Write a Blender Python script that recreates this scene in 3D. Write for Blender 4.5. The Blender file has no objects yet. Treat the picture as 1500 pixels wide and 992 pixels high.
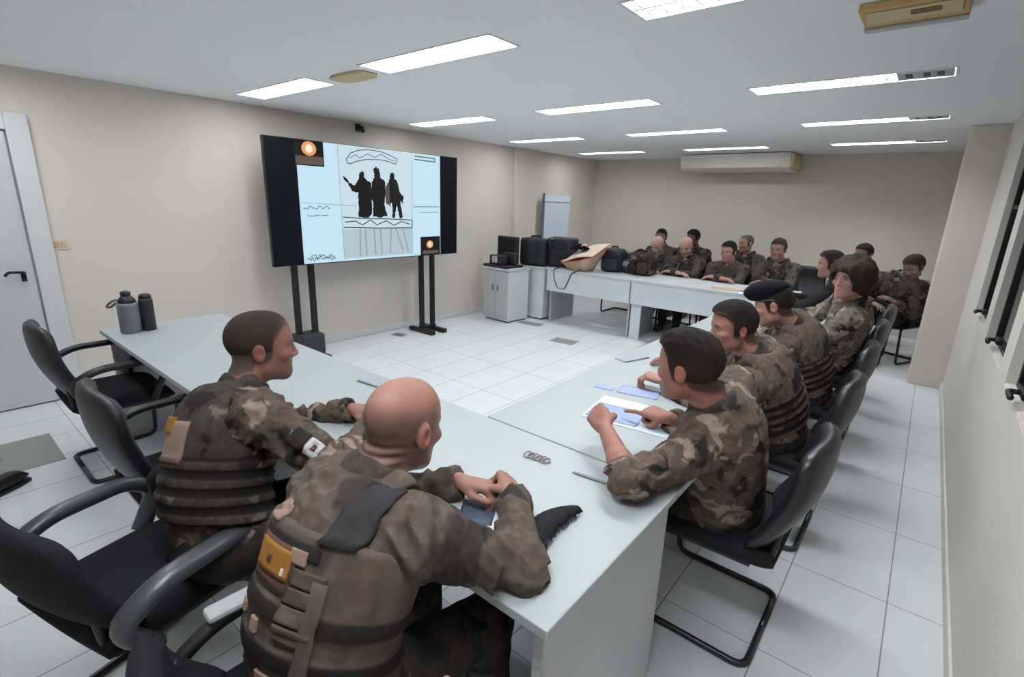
import bpy, bmesh, math, random
import numpy as np
from mathutils import Vector, Matrix
random.seed(7)
rng = np.random.default_rng(7)
scene = bpy.context.scene
COL = scene.collection
PI = math.pi

# ------------------------------------------------------------------ materials
def srgb(r, g, b):
    f = lambda c: c/12.92 if c <= .04045 else ((c+.055)/1.055)**2.4
    return (f(r/255), f(g/255), f(b/255), 1)

def new_mat(name):
    m = bpy.data.materials.new(name); m.use_nodes = True
    nt = m.node_tree
    return m, nt, nt.nodes['Principled BSDF']

def mat(name, color, rough=.5, metal=0., bump=0., bscale=200., vary=0., vscale=6., spec=.5, sheen=0.):
    m, nt, b = new_mat(name)
    b.inputs['Base Color'].default_value = color
    b.inputs['Roughness'].default_value = rough
    b.inputs['Metallic'].default_value = metal
    b.inputs['Specular IOR Level'].default_value = spec
    if sheen: b.inputs['Sheen Weight'].default_value = sheen
    tc = nt.nodes.new('ShaderNodeTexCoord')
    if vary:
        n = nt.nodes.new('ShaderNodeTexNoise'); n.inputs['Scale'].default_value = vscale; n.inputs['Detail'].default_value = 4
        nt.links.new(tc.outputs['Object'], n.inputs['Vector'])
        mx = nt.nodes.new('ShaderNodeMix'); mx.data_type = 'RGBA'
        nt.links.new(n.outputs['Fac'], mx.inputs[0])
        mx.inputs[6].default_value = tuple(c*(1-vary) for c in color[:3])+(1,)
        mx.inputs[7].default_value = tuple(min(1, c*(1+vary)) for c in color[:3])+(1,)
        nt.links.new(mx.outputs[2], b.inputs['Base Color'])
    if bump:
        n = nt.nodes.new('ShaderNodeTexNoise'); n.inputs['Scale'].default_value = bscale; n.inputs['Detail'].default_value = 3
        nt.links.new(tc.outputs['Object'], n.inputs['Vector'])
        bp = nt.nodes.new('ShaderNodeBump'); bp.inputs['Strength'].default_value = bump; bp.inputs['Distance'].default_value = .002
        nt.links.new(n.outputs['Fac'], bp.inputs['Height']); nt.links.new(bp.outputs['Normal'], b.inputs['Normal'])
    return m

def emit_mat(name, color, strength):
    m, nt, b = new_mat(name)
    b.inputs['Base Color'].default_value = (.01, .01, .01, 1); b.inputs['Specular IOR Level'].default_value = .1
    b.inputs['Emission Color'].default_value = color
    b.inputs['Emission Strength'].default_value = strength
    b.inputs['Roughness'].default_value = .5
    return m

def attr_mat(name, rough=.5, bump=.15, bscale=260, spec=.4, sss=0.):
    """base colour from the per-vertex colour of the thing itself (lips, brows, stubble ...)"""
    m, nt, b = new_mat(name)
    a = nt.nodes.new('ShaderNodeAttribute'); a.attribute_name = 'Col'
    tc = nt.nodes.new('ShaderNodeTexCoord')
    n = nt.nodes.new('ShaderNodeTexNoise'); n.inputs['Scale'].default_value = bscale; n.inputs['Detail'].default_value = 3
    nt.links.new(tc.outputs['Object'], n.inputs['Vector'])
    n2 = nt.nodes.new('ShaderNodeTexNoise'); n2.inputs['Scale'].default_value = 28; n2.inputs['Detail'].default_value = 4
    nt.links.new(tc.outputs['Object'], n2.inputs['Vector'])
    mr = nt.nodes.new('ShaderNodeMapRange'); mr.inputs[3].default_value = .82; mr.inputs[4].default_value = 1.18
    nt.links.new(n2.outputs['Fac'], mr.inputs[0])
    mx = nt.nodes.new('ShaderNodeMix'); mx.data_type = 'RGBA'; mx.blend_type = 'MULTIPLY'; mx.inputs[0].default_value = 1
    nt.links.new(a.outputs['Color'], mx.inputs[6]); nt.links.new(mr.outputs[0], mx.inputs[7])
    nt.links.new(mx.outputs[2], b.inputs['Base Color'])
    bp = nt.nodes.new('ShaderNodeBump'); bp.inputs['Strength'].default_value = bump; bp.inputs['Distance'].default_value = .002
    nt.links.new(n.outputs['Fac'], bp.inputs['Height']); nt.links.new(bp.outputs['Normal'], b.inputs['Normal'])
    b.inputs['Roughness'].default_value = rough; b.inputs['Specular IOR Level'].default_value = spec
    if sss:
        b.inputs['Subsurface Weight'].default_value = sss
        b.inputs['Subsurface Radius'].default_value = (.01, .004, .002)
    return m

def camo_mat(name, dark, mid, tan, scale=9., tan_cut=.60, dark_cut=.52, rough=.9, seed=0., band=None):
    m, nt, b = new_mat(name)
    N = nt.nodes.new; L = nt.links.new
    tc = N('ShaderNodeTexCoord'); mp = N('ShaderNodeMapping'); mp.inputs['Location'].default_value = (seed, seed*1.7, seed*.6)
    L(tc.outputs['Object'], mp.inputs['Vector'])
    def noise(sc, det=3., off=0.):
        n = N('ShaderNodeTexNoise'); n.inputs['Scale'].default_value = sc; n.inputs['Detail'].default_value = det
        n.inputs['Distortion'].default_value = .6
        if off:
            m2 = N('ShaderNodeMapping'); m2.inputs['Location'].default_value = (off, off, off); L(mp.outputs['Vector'], m2.inputs['Vector']); L(m2.outputs['Vector'], n.inputs['Vector'])
        else: L(mp.outputs['Vector'], n.inputs['Vector'])
        return n
    def step(n, lo, hi):
        r = N('ShaderNodeMapRange'); r.interpolation_type = 'SMOOTHSTEP'
        r.inputs[1].default_value = lo; r.inputs[2].default_value = hi; L(n.outputs['Fac'], r.inputs[0]); return r
    a1 = step(noise(scale), dark_cut, dark_cut+.07); a2 = step(noise(scale*1.25, 4, 5.), tan_cut, tan_cut+.06); a3 = step(noise(scale*4, 2, 9.), .35, .7)
    m0 = N('ShaderNodeMix'); m0.data_type = 'RGBA'; L(a3.outputs[0], m0.inputs[0])
    m0.inputs[6].default_value = tuple(c*.8 for c in mid[:3])+(1,); m0.inputs[7].default_value = tuple(c*1.2 for c in mid[:3])+(1,)
    m1 = N('ShaderNodeMix'); m1.data_type = 'RGBA'; L(a1.outputs[0], m1.inputs[0]); L(m0.outputs[2], m1.inputs[6]); m1.inputs[7].default_value = dark
    m2 = N('ShaderNodeMix'); m2.data_type = 'RGBA'; L(a2.outputs[0], m2.inputs[0]); L(m1.outputs[2], m2.inputs[6]); m2.inputs[7].default_value = tan
    out = m2.outputs[2]
    if band:     # webbing rows, from the garment's own row attribute
        at = N('ShaderNodeAttribute'); at.attribute_name = 'Row'
        m3 = N('ShaderNodeMix'); m3.data_type = 'RGBA'; L(at.outputs['Fac'], m3.inputs[0]); L(out, m3.inputs[6]); m3.inputs[7].default_value = band; out = m3.outputs[2]
    L(out, b.inputs['Base Color'])
    wv = noise(420, 2, 3.); bp = N('ShaderNodeBump'); bp.inputs['Strength'].default_value = .25; bp.inputs['Distance'].default_value = .002
    L(wv.outputs['Fac'], bp.inputs['Height']); L(bp.outputs['Normal'], b.inputs['Normal'])
    b.inputs['Roughness'].default_value = rough; b.inputs['Specular IOR Level'].default_value = .2
    return m

def tile_mat():
    m, nt, b = new_mat('floor_tile')
    N = nt.nodes.new; L = nt.links.new
    g = N('ShaderNodeNewGeometry'); sx = N('ShaderNodeSeparateXYZ'); L(g.outputs['Position'], sx.inputs[0])
    def line(out, off, per, half):
        a = N('ShaderNodeMath'); a.operation = 'SUBTRACT'; L(out, a.inputs[0]); a.inputs[1].default_value = off
        w = N('ShaderNodeMath'); w.operation = 'PINGPONG'; L(a.outputs[0], w.inputs[0]); w.inputs[1].default_value = per/2
        c = N('ShaderNodeMapRange'); L(w.outputs[0], c.inputs[0]); c.inputs[1].default_value = half*.55; c.inputs[2].default_value = half
        c.inputs[3].default_value = 1; c.inputs[4].default_value = 0
        return c
    lx = line(sx.outputs[0], -.21, .365, .0030); ly = line(sx.outputs[1], 2.407, .617, .0024)
    mxm = N('ShaderNodeMath'); mxm.operation = 'MAXIMUM'; L(lx.outputs[0], mxm.inputs[0]); L(ly.outputs[0], mxm.inputs[1])
    n = N('ShaderNodeTexNoise'); n.inputs['Scale'].default_value = 2.2; n.inputs['Detail'].default_value = 5; L(g.outputs['Position'], n.inputs['Vector'])
    base = N('ShaderNodeMix'); base.data_type = 'RGBA'; L(n.outputs['Fac'], base.inputs[0])
    base.inputs[6].default_value = srgb(218, 221, 225); base.inputs[7].default_value = srgb(229, 232, 236)
    fin = N('ShaderNodeMix'); fin.data_type = 'RGBA'; L(mxm.outputs[0], fin.inputs[0]); L(base.outputs[2], fin.inputs[6]); fin.inputs[7].default_value = srgb(138, 138, 138)
    L(fin.outputs[2], b.inputs['Base Color'])
    b.inputs['Roughness'].default_value = .38; b.inputs['Specular IOR Level'].default_value = .35
    return m

M = {}
M['wall'] = mat('wall_paint', srgb(217, 209, 199), .85, bump=.05, bscale=90)
M['wall_low'] = mat('wall_paint_grey', srgb(222, 216, 208), .8, bump=.05, bscale=90)
M['ceil'] = mat('ceiling_paint', srgb(242, 243, 244), .9)
M['floor'] = tile_mat()
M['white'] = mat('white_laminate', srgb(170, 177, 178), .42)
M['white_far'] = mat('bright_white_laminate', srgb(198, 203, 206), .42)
M['panel'] = mat('grey_laminate', srgb(180, 181, 183), .5, vary=.04, vscale=3)
M['panel_white'] = mat('white_laminate_panel', srgb(214, 218, 222), .45)
M['edge'] = mat('laminate_edge', srgb(196, 196, 196), .5)
M['door'] = mat('door_paint', srgb(204, 204, 206), .5)
M['door_frame'] = mat('door_frame_paint', srgb(214, 214, 216), .5)
M['black_metal'] = mat('black_metal', (.012, .012, .014, 1), .4, .3)
M['dark_metal'] = mat('dark_grey_metal', (.035, .035, .04, 1), .38, .6)
M['black_plastic'] = mat('black_plastic', (.012, .012, .014, 1), .42)
M['grey_plastic'] = mat('grey_plastic', (.05, .052, .058, 1), .35)
M['light_plastic'] = mat('light_grey_plastic', srgb(186, 188, 190), .45)
M['leather'] = mat('black_leatherette', (.011, .011, .014, 1), .42, bump=.3, bscale=140)
M['fabric'] = mat('black_fabric', (.009, .009, .011, 1), .85, bump=.5, bscale=320, spec=.25)
M['suit'] = mat('black_bag_nylon', (.010, .011, .014, 1), .6, bump=.3, bscale=260)
M['navy'] = mat('navy_nylon', (.016, .02, .03, 1), .6, bump=.3, bscale=260)
M['tan'] = mat('tan_bag_cloth', srgb(196, 166, 142), .8, bump=.3, bscale=200, vary=.08)
M['tan_lid'] = mat('pale_tan_bag_cloth', srgb(214, 194, 176), .8, bump=.3, bscale=200, vary=.05)
M['orange_edge'] = mat('orange_piping', srgb(180, 96, 60), .7)
M['beige'] = mat('beige_board', srgb(206, 188, 150), .7, vary=.06)
M['wood'] = mat('yellowed_wood', srgb(198, 166, 112), .6, vary=.12, vscale=8)
M['ac'] = mat('air_conditioner_plastic', srgb(228, 222, 210), .4)
M['tube'] = emit_mat('lamp_diffuser', (.94, .98, 1, 1), 17.5)
M['tube_bright'] = emit_mat('lamp_tube_glow', (.94, .98, 1, 1), 105)
M['reflector'] = mat('lamp_reflector', (.86, .88, .9, 1), .18, .9)
M['lamp_white'] = mat('lamp_housing', srgb(225, 226, 228), .5)
M['glass'] = mat('dark_window_glass', (.008, .009, .011, 1), .06, spec=.6)
M['paper'] = mat('white_paper', srgb(232, 234, 236), .8)
M['blue_print'] = mat('blue_print', srgb(158, 172, 206), .8)
M['pale_blue'] = mat('pale_blue_print', srgb(196, 212, 230), .8)
M['dark_print'] = mat('slate_blue_print', srgb(66, 82, 98), .7, vary=.5, vscale=60)
M['feather'] = mat('black_feather', (.008, .008, .009, 1), .7, bump=.6, bscale=260, spec=.2)
M['wire'] = mat('grey_wire', srgb(128, 120, 122), .5)
M['outlet'] = mat('outlet_cover_grey', srgb(168, 172, 182), .4)
M['outlet_dark'] = mat('outlet_slot_grey', srgb(120, 124, 134), .5)  # darker grey of slots, handles and small fittings
M['floor_plate'] = mat('grey_floor_plate', srgb(150, 149, 148), .6, vary=.06)
M['bottle'] = mat('grey_bottle', srgb(118, 122, 130), .38, .15)
M['bottle_dark'] = mat('charcoal_bottle', srgb(42, 44, 50), .42)
M['boot'] = mat('black_boot_leather', (.008, .008, .009, 1), .45)
M['vest_dark'] = mat('dark_webbing', (.022, .019, .017, 1), .85, bump=.5, bscale=400, spec=.2)
M['vest_pad'] = mat('charcoal_hook_pad', (.032, .031, .032, 1), .9, bump=.6, bscale=500, spec=.15)
M['patch_yellow'] = mat('ochre_name_tape', srgb(140, 98, 24), .8, vary=.15, vscale=40)
M['patch_edge'] = mat('brown_patch_edge', srgb(82, 52, 40), .85)
M['patch_tan'] = mat('tan_patch', srgb(142, 118, 104), .85, vary=.12, vscale=30)
M['patch_white'] = mat('white_patch', srgb(206, 206, 208), .8, vary=.2, vscale=60)
M['beret'] = mat('black_wool', (.006, .006, .008, 1), .95, bump=.6, bscale=350, spec=.15)
M['skin'] = attr_mat('skin', .5, .12, 300, .4, .06)
M['hair_attr'] = attr_mat('short_hair', .8, .9, 420, .15)
M['blade'] = mat('louvre_blade_satin', (.07, .072, .075, 1), .5)
M['hair_black'] = mat('black_hair', (.011, .009, .008, 1), .8, bump=.9, bscale=420, spec=.15)
M['hair_buzz'] = mat('cropped_dark_hair', (.030, .023, .020, 1), .75, bump=.7, bscale=500, spec=.2)
M['hair_brown'] = mat('brown_hair', (.034, .023, .017, 1), .8, bump=.9, bscale=300, spec=.15, vary=.4, vscale=30)
M['hair_sandy'] = mat('sandy_hair', (.09, .06, .045, 1), .7, bump=.8, bscale=400, spec=.3)
M['trouser'] = camo_mat('dark_camouflage_trousers', (.012, .011, .011, 1), (.03, .025, .022, 1), (.06, .05, .042, 1), 8)
M['shirt_black'] = mat('black_shirt', (.012, .011, .012, 1), .9, bump=.3, bscale=400, spec=.2)
CD = (.022, .018, .016, 1); CM = (.092, .067, .052, 1); CT = (.26, .195, .155, 1)
M['camo'] = camo_mat('brown_camouflage', CD, CM, CT, 9.5, .57, .55)
M['camo_tan'] = camo_mat('tan_camouflage', CD, (.15, .12, .098, 1), (.34, .285, .24, 1), 11., .55, .56, seed=3)
M['camo_plain'] = camo_mat('plain_brown_camouflage', (.035, .029, .026, 1), (.088, .067, .054, 1), (.15, .115, .093, 1), 6., .64, .57, seed=6)
M['camo_vest'] = camo_mat('dark_camouflage_vest', (.020, .017, .016, 1), (.055, .043, .037, 1), (.15, .115, .097, 1), 10., .60, .53, seed=8)
DB = (.016, .014, .013, 1)
M['vest_b1'] = camo_mat('brown_vest_cloth', (.045, .036, .031, 1), (.098, .074, .060, 1), (.14, .108, .09, 1), 5., .66, .6, seed=6, band=DB)
M['vest_camo'] = camo_mat('camouflage_vest_cloth', CD, CM, (.2, .155, .13, 1), 10., .60, .55, seed=14, band=DB)
M['vest_dk'] = camo_mat('dark_camouflage_vest_cloth', (.020, .017, .016, 1), (.055, .043, .037, 1), (.15, .115, .097, 1), 10., .60, .53, seed=8, band=DB)
M['camo_far'] = camo_mat('grey_brown_camouflage', (.026, .022, .020, 1), (.07, .056, .047, 1), (.12, .098, .082, 1), 8., .62, .56, seed=11)

# ------------------------------------------------------------------ mesh helpers
class MB:
    """collects simple shapes and links them as ONE mesh object"""
    def __init__(s): s.v = []; s.f = []; s.mi = []; s.m = 0; s.sm = []; s.smooth = True
    def raw(s, vs, fs):
        o = len(s.v); s.v += [tuple(map(float, v)) for v in vs]
        for f in fs: s.f.append(tuple(i+o for i in f)); s.mi.append(s.m); s.sm.append(s.smooth)
        return s
    def box(s, lo, hi, bev=.0, mtx=None, seg=2):
        bm = bmesh.new(); bmesh.ops.create_cube(bm, size=1)
        c = [(a+b)/2 for a, b in zip(lo, hi)]; d = [abs(b-a) for a, b in zip(lo, hi)]
        for v in bm.verts: v.co = Vector([v.co[i]*d[i]+c[i] for i in range(3)])
        if bev: bmesh.ops.bevel(bm, geom=list(bm.edges), offset=min(bev, min(d)*.49), segments=seg, profile=.5, affect='EDGES')
        if mtx is not None: bm.transform(mtx)
        bm.verts.index_update(); old = s.smooth; s.smooth = False
        s.raw([v.co for v in bm.verts], [[v.index for v in f.verts] for f in bm.faces]); bm.free(); s.smooth = old
        return s
    def tube(s, pts, r, n=10, closed=False, fillet=0., rz=None, caps=True):
        pts = [Vector(p) for p in pts]
        if fillet: pts = fillet_path(pts, fillet, closed)
        m = len(pts); rr = r if isinstance(r, (list, tuple)) else [r]*m
        if len(rr) != m: rr = list(np.interp(np.linspace(0, 1, m), np.linspace(0, 1, len(rr)), rr))
        tang = []
        for i in range(m):
            a = pts[(i-1) % m] if (closed or i > 0) else pts[i]; b = pts[(i+1) % m] if (closed or i < m-1) else pts[i]
            tang.append((b-a).normalized())
        up = Vector((0, 0, 1)) if abs(tang[0].z) < .9 else Vector((1, 0, 0))
        nrm = (up-tang[0]*up.dot(tang[0])).normalized(); vs = []
        for i in range(m):
            nrm = (nrm-tang[i]*nrm.dot(tang[i])).normalized(); bi = tang[i].cross(nrm)
            for k in range(n):
                a = 2*PI*k/n; vs.append(pts[i]+nrm*math.cos(a)*rr[i]+bi*math.sin(a)*(rr[i] if rz is None else rz))
        fs = []
        for i in range(m if closed else m-1):
            for k in range(n):
                a = i*n+k; b = i*n+(k+1) % n; j = ((i+1) % m)*n
                fs.append((a, b, j+(k+1) % n, j+k))
        if not closed and caps: fs += [tuple(range(n))[::-1], tuple((m-1)*n+k for k in range(n))]
        return s.raw(vs, fs)
    def lathe(s, prof, c=(0, 0, 0), n=24):
        vs = []; fs = []; m = len(prof)
        for r, z in prof:
            for k in range(n): vs.append((c[0]+r*math.cos(2*PI*k/n), c[1]+r*math.sin(2*PI*k/n), c[2]+z))
        for i in range(m-1):
            for k in range(n): fs.append((i*n+k, i*n+(k+1) % n, (i+1)*n+(k+1) % n, (i+1)*n+k))
        fs += [tuple(range(n))[::-1], tuple((m-1)*n+k for k in range(n))]
        return s.raw(vs, fs)
    def prism(s, poly, h, fn):
        """poly of 2-D points; fn(a, b, t) -> 3-D; t runs 0..h"""
        n = len(poly); vs = [fn(a, b, 0) for a, b in poly]+[fn(a, b, h) for a, b in poly]
        fs = [tuple(range(n))[::-1], tuple(range(n, 2*n))]+[(i, (i+1) % n, n+(i+1) % n, n+i) for i in range(n)]
        old = s.smooth; s.smooth = False; s.raw(vs, fs); s.smooth = old; return s
    def pillow(s, mid, thick, nu=22, nv=22):
        """closed padded shell around the surface mid(u,v), u,v in -1..1; thick(u,v) half thickness"""
        U = np.linspace(-1, 1, nu); V = np.linspace(-1, 1, nv)
        P = np.array([[mid(u, v) for v in V] for u in U], float)
        du = np.gradient(P, axis=0); dv = np.gradient(P, axis=1); nn = np.cross(du, dv); nn /= np.linalg.norm(nn, axis=2, keepdims=True)+1e-9
        T = np.array([[thick(u, v) for v in V] for u in U])[:, :, None]
        A = (P+nn*T).reshape(-1, 3); B = (P-nn*T).reshape(-1, 3); o = nu*nv; fs = []
        ix = lambda i, j: i*nv+j
        for i in range(nu-1):
            for j in range(nv-1):
                fs.append((ix(i, j), ix(i+1, j), ix(i+1, j+1), ix(i, j+1))); fs.append((o+ix(i, j), o+ix(i, j+1), o+ix(i+1, j+1), o+ix(i+1, j)))
        rim = [ix(i, 0) for i in range(nu)]+[ix(nu-1, j) for j in range(1, nv)]+[ix(i, nv-1) for i in range(nu-2, -1, -1)]+[ix(0, j) for j in range(nv-2, 0, -1)]
        for k in range(len(rim)):
            a, b = rim[k], rim[(k+1) % len(rim)]; fs.append((a, o+a, o+b, b))
        return s.raw(list(A)+list(B), fs)
    def build(s, name, mats, parent=None, loc=(0, 0, 0)):
        me = bpy.data.meshes.new(name); me.from_pydata(s.v, [], s.f)
        for m in (mats if isinstance(mats, (list, tuple)) else [mats]): me.materials.append(m)
        me.polygons.foreach_set('material_index', s.mi); me.polygons.foreach_set('use_smooth', s.sm)
        bm = bmesh.new(); bm.from_mesh(me); bmesh.ops.recalc_face_normals(bm, faces=bm.faces); bm.to_mesh(me); bm.free()
        me.validate(); me.update()
        o = bpy.data.objects.new(name, me); COL.objects.link(o); o.location = loc
        if parent: o.parent = parent
        return o

def fillet_path(pts, r, closed=False, n=5):
    out = []; m = len(pts)
    for i, p in enumerate(pts):
        if not closed and i in (0, m-1): out.append(p); continue
        a = (pts[(i-1) % m]-p); b = (pts[(i+1) % m]-p); rr = min(r, a.length*.45, b.length*.45)
        A = p+a.normalized()*rr; B = p+b.normalized()*rr
        for k in range(n+1):
            t = k/n; out.append(A*(1-t)**2+p*2*t*(1-t)+B*t*t)
    return out

def tag(o, label=None, cat=None, group=None, kind=None):
    if label: o['label'] = label
    if cat: o['category'] = cat
    if group: o['group'] = group
    if kind: o['kind'] = kind
    return o
def empty(name, loc, rz=0.):
    o = bpy.data.objects.new(name, None); COL.objects.link(o); o.location = loc; o.rotation_euler = (0, 0, rz); o.empty_display_size = .1
    return o
def thing(name, label, cat, loc=(0, 0, 0), rz=0., group=None):
    return tag(empty(name, loc, rz), label, cat, group)
def kids(o): return [c for c in COL.objects if c.parent == o]
def copy_tree(o, parent=None):
    c = o.copy(); COL.objects.link(c)
    if parent: c.parent = parent
    for ch in kids(o): copy_tree(ch, c)
    return c
def struct(name, mb, m, parent=None):
    o = mb.build(name, m, parent)
    if not parent: o['kind'] = 'structure'
    return o
# ------------------------------------------------------------------ camera
cam = bpy.data.cameras.new('camera'); cam.lens = 732.873/1500*36; cam.sensor_width = 36; cam.clip_start = .05
camo = bpy.data.objects.new('camera', cam); COL.objects.link(camo); scene.camera = camo
_p, _y, _r = .268, .681, .034
_fw = Vector((-math.sin(_y)*math.cos(_p), math.cos(_y)*math.cos(_p), -math.sin(_p))); _rt = Vector((math.cos(_y), math.sin(_y), 0)); _up = _rt.cross(_fw)
_r2 = _rt*math.cos(_r)+_up*math.sin(_r); _u2 = -_rt*math.sin(_r)+_up*math.cos(_r)
scene.view_settings.view_transform = 'Standard'; scene.view_settings.look = 'None'; scene.view_settings.gamma = 1; scene.view_settings.exposure = .07; scene.view_settings.use_curve_mapping = False
_m = Matrix((_r2, _u2, -_fw)).transposed().to_4x4(); _m.translation = (0, 0, 1.598); camo.matrix_world = _m

# ------------------------------------------------------------------ the room
XL, XR, YB, YF, CZ = -4.97, .35, -1.6, 8.42, 2.36
def holed(us, vs, holes, fn):
    """quads of a plane u,v with rectangular holes (u0,u1,v0,v1)"""
    U = sorted(set(us+[h[0] for h in holes]+[h[1] for h in holes])); V = sorted(set(vs+[h[2] for h in holes]+[h[3] for h in holes]))
    b = MB(); b.smooth = False
    for i in range(len(U)-1):
        for j in range(len(V)-1):
            cu, cv = (U[i]+U[i+1])/2, (V[j]+V[j+1])/2
            if any(h[0] < cu < h[1] and h[2] < cv < h[3] for h in holes): continue
            q = [(U[i], V[j]), (U[i+1], V[j]), (U[i+1], V[j+1]), (U[i], V[j+1])]
            b.raw([fn(*p) for p in q], [(0, 1, 2, 3)])
    return b
struct('floor', MB().box((XL-.2, YB-.2, -.1), (XR+.6, YF+.2, 0)), M['floor'])
# lights: (x0, x1, y0, y1)
LX = [(-4.55, -3.5), (-2.86, -1.81), (-1.11, -.07)]
LY = [(1.98, 2.2), (3.74, 3.96), (5.42, 5.6), (7.12, 7.3), (.26, .48)]
FIX = [(a, b, c, d) for (c, d) in LY for (a, b) in LX]
cb = holed([XL-.2, XR+.6], [YB-.2, YF+.2], FIX, lambda u, v: (u, v, CZ)); struct('ceiling', cb, M['ceil'])
struct('wall_left', MB().box((XL-.15, YB-.15, 0), (XL, YF+.15, CZ)), M['wall'])
struct('wall_far', MB().box((XL, YF, 0), (XR+.3, YF+.15, CZ)), M['wall'])
struct('wall_back', MB().box((XL, YB-.15, 0), (XR+.3, YB, CZ)), M['wall'])
# window wall
WIN = [(1.0, 1.82), (2.0, 2.82), (3.05, 3.85), (4.1, 4.9)]
WZ = (.93, 2.1)
wb = holed([YB, YF], [0, CZ], [(a, b, WZ[0], WZ[1]) for a, b in WIN], lambda u, v: (XR, u, v))
for a, b in WIN:      # reveals
    for q in ([(a, WZ[0]), (a, WZ[1])], [(b, WZ[0]), (b, WZ[1])]):
        wb.raw([(XR, q[0][0], q[0][1]), (XR+.075, q[0][0], q[0][1]), (XR+.075, q[1][0], q[1][1]), (XR, q[1][0], q[1][1])], [(0, 1, 2, 3)])
    for z in WZ: wb.raw([(XR, a, z), (XR+.075, a, z), (XR+.075, b, z), (XR, b, z)], [(0, 1, 2, 3)])
wb.smooth = False
struct('wall_right', wb, M['wall_low'])
for i, (a, b) in enumerate(WIN):
    w = tag(empty('window_%d' % (i+1), (XR+.055, (a+b)/2, WZ[0])), kind='structure'); h = (b-a)/2; H = WZ[1]-WZ[0]
    fb = MB(); t = .03
    fb.box((-.02, -h, 0), (.02, -h+t, H), .003); fb.box((-.02, h-t, 0), (.02, h, H), .003); fb.box((-.02, -h+t, 0), (.02, h-t, t), .003); fb.box((-.02, -h+t, H-t), (.02, h-t, H), .003)
    fb.box((-.015, -h+t, H*.62), (.015, h-t, H*.62+.025), .003)
    fb.build('window_frame', M['black_metal'], w)
    gb = MB().box((-.004, -h+t, t), (.004, h-t, H-t)); gb.build('window_pane', M['glass'], w)
    MB().box((-.054, -h+.001, 0.0), (-.02, h-.001, .010), .003).build('window_sill', M['wall_low'], w)
    lb = MB().box((-.045, .05, .035), (-.018, .15, .065), .008); lb.tube([(-.04, .12, .05), (-.075, .12, .05), (-.08, .0, .055)], .010, fillet=.02)
    lb.build('window_latch', M['black_metal'], w)
struct('baseboard_right', MB().box((XR-.012, YB, 0), (XR, 6.1, .07), .004), M['wall_low'])
struct('pillar_right', MB().box((.085, 6.1, 0), (XR+.2, 6.62, CZ), .01), M['wall'])
struct('pillar_left', MB().box((XL, 6.02, 0), (XL+.07, 6.55, CZ), .006), M['wall'])
struct('baseboard_left', MB().box((XL, .75, 0), (XL+.014, 6.02, .075), .004), M['door_frame'])
struct('baseboard_far', MB().box((XL, YF-.014, 0), (XR, YF, .075), .004), M['door_frame'])
# door in the left wall
d = tag(empty('door_1', (XL, .17, 0)), kind='structure')
fb = MB().box((0, .44, 0), (.05, .56, 2.06), .006); fb.box((0, -.56, 0), (.05, -.44, 2.06), .006); fb.box((0, -.44, 1.95), (.05, .44, 2.06), .006)
fb.build('door_frame', M['door_frame'], d)
MB().box((.002, -.43, .012), (.032, .43, 1.94), .003).build('door_leaf', M['door'], d)
hb = MB().box((.032, .355, .93), (.04, .385, 1.0), .004); hb.tube([(.036, .37, .99), (.08, .37, 1.0), (.085, .29, 1.005), (.08, .27, .98)], .009, fillet=.03); hb.tube([(.036, .37, .945), (.05, .37, .945)], .011)
hb.build('door_handle', M['black_metal'], d)
# light switch
s = thing('light_switch', 'small beige light switch plate on the wall beside the white door', 'switch', (XL, .775, 1.18))
MB().box((0, -.055, -.04), (.009, .055, .04), .003).build('switch_plate', mat('switch_cream', srgb(216, 204, 188), .5), s)
for k in (-.02, .02): MB().box((.009, k-.014, -.022), (.015, k+.014, .022), .003).build('rocker', mat('rocker_tan', srgb(206, 164, 132), .5) if k < 0 else M['beige'], s)

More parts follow.
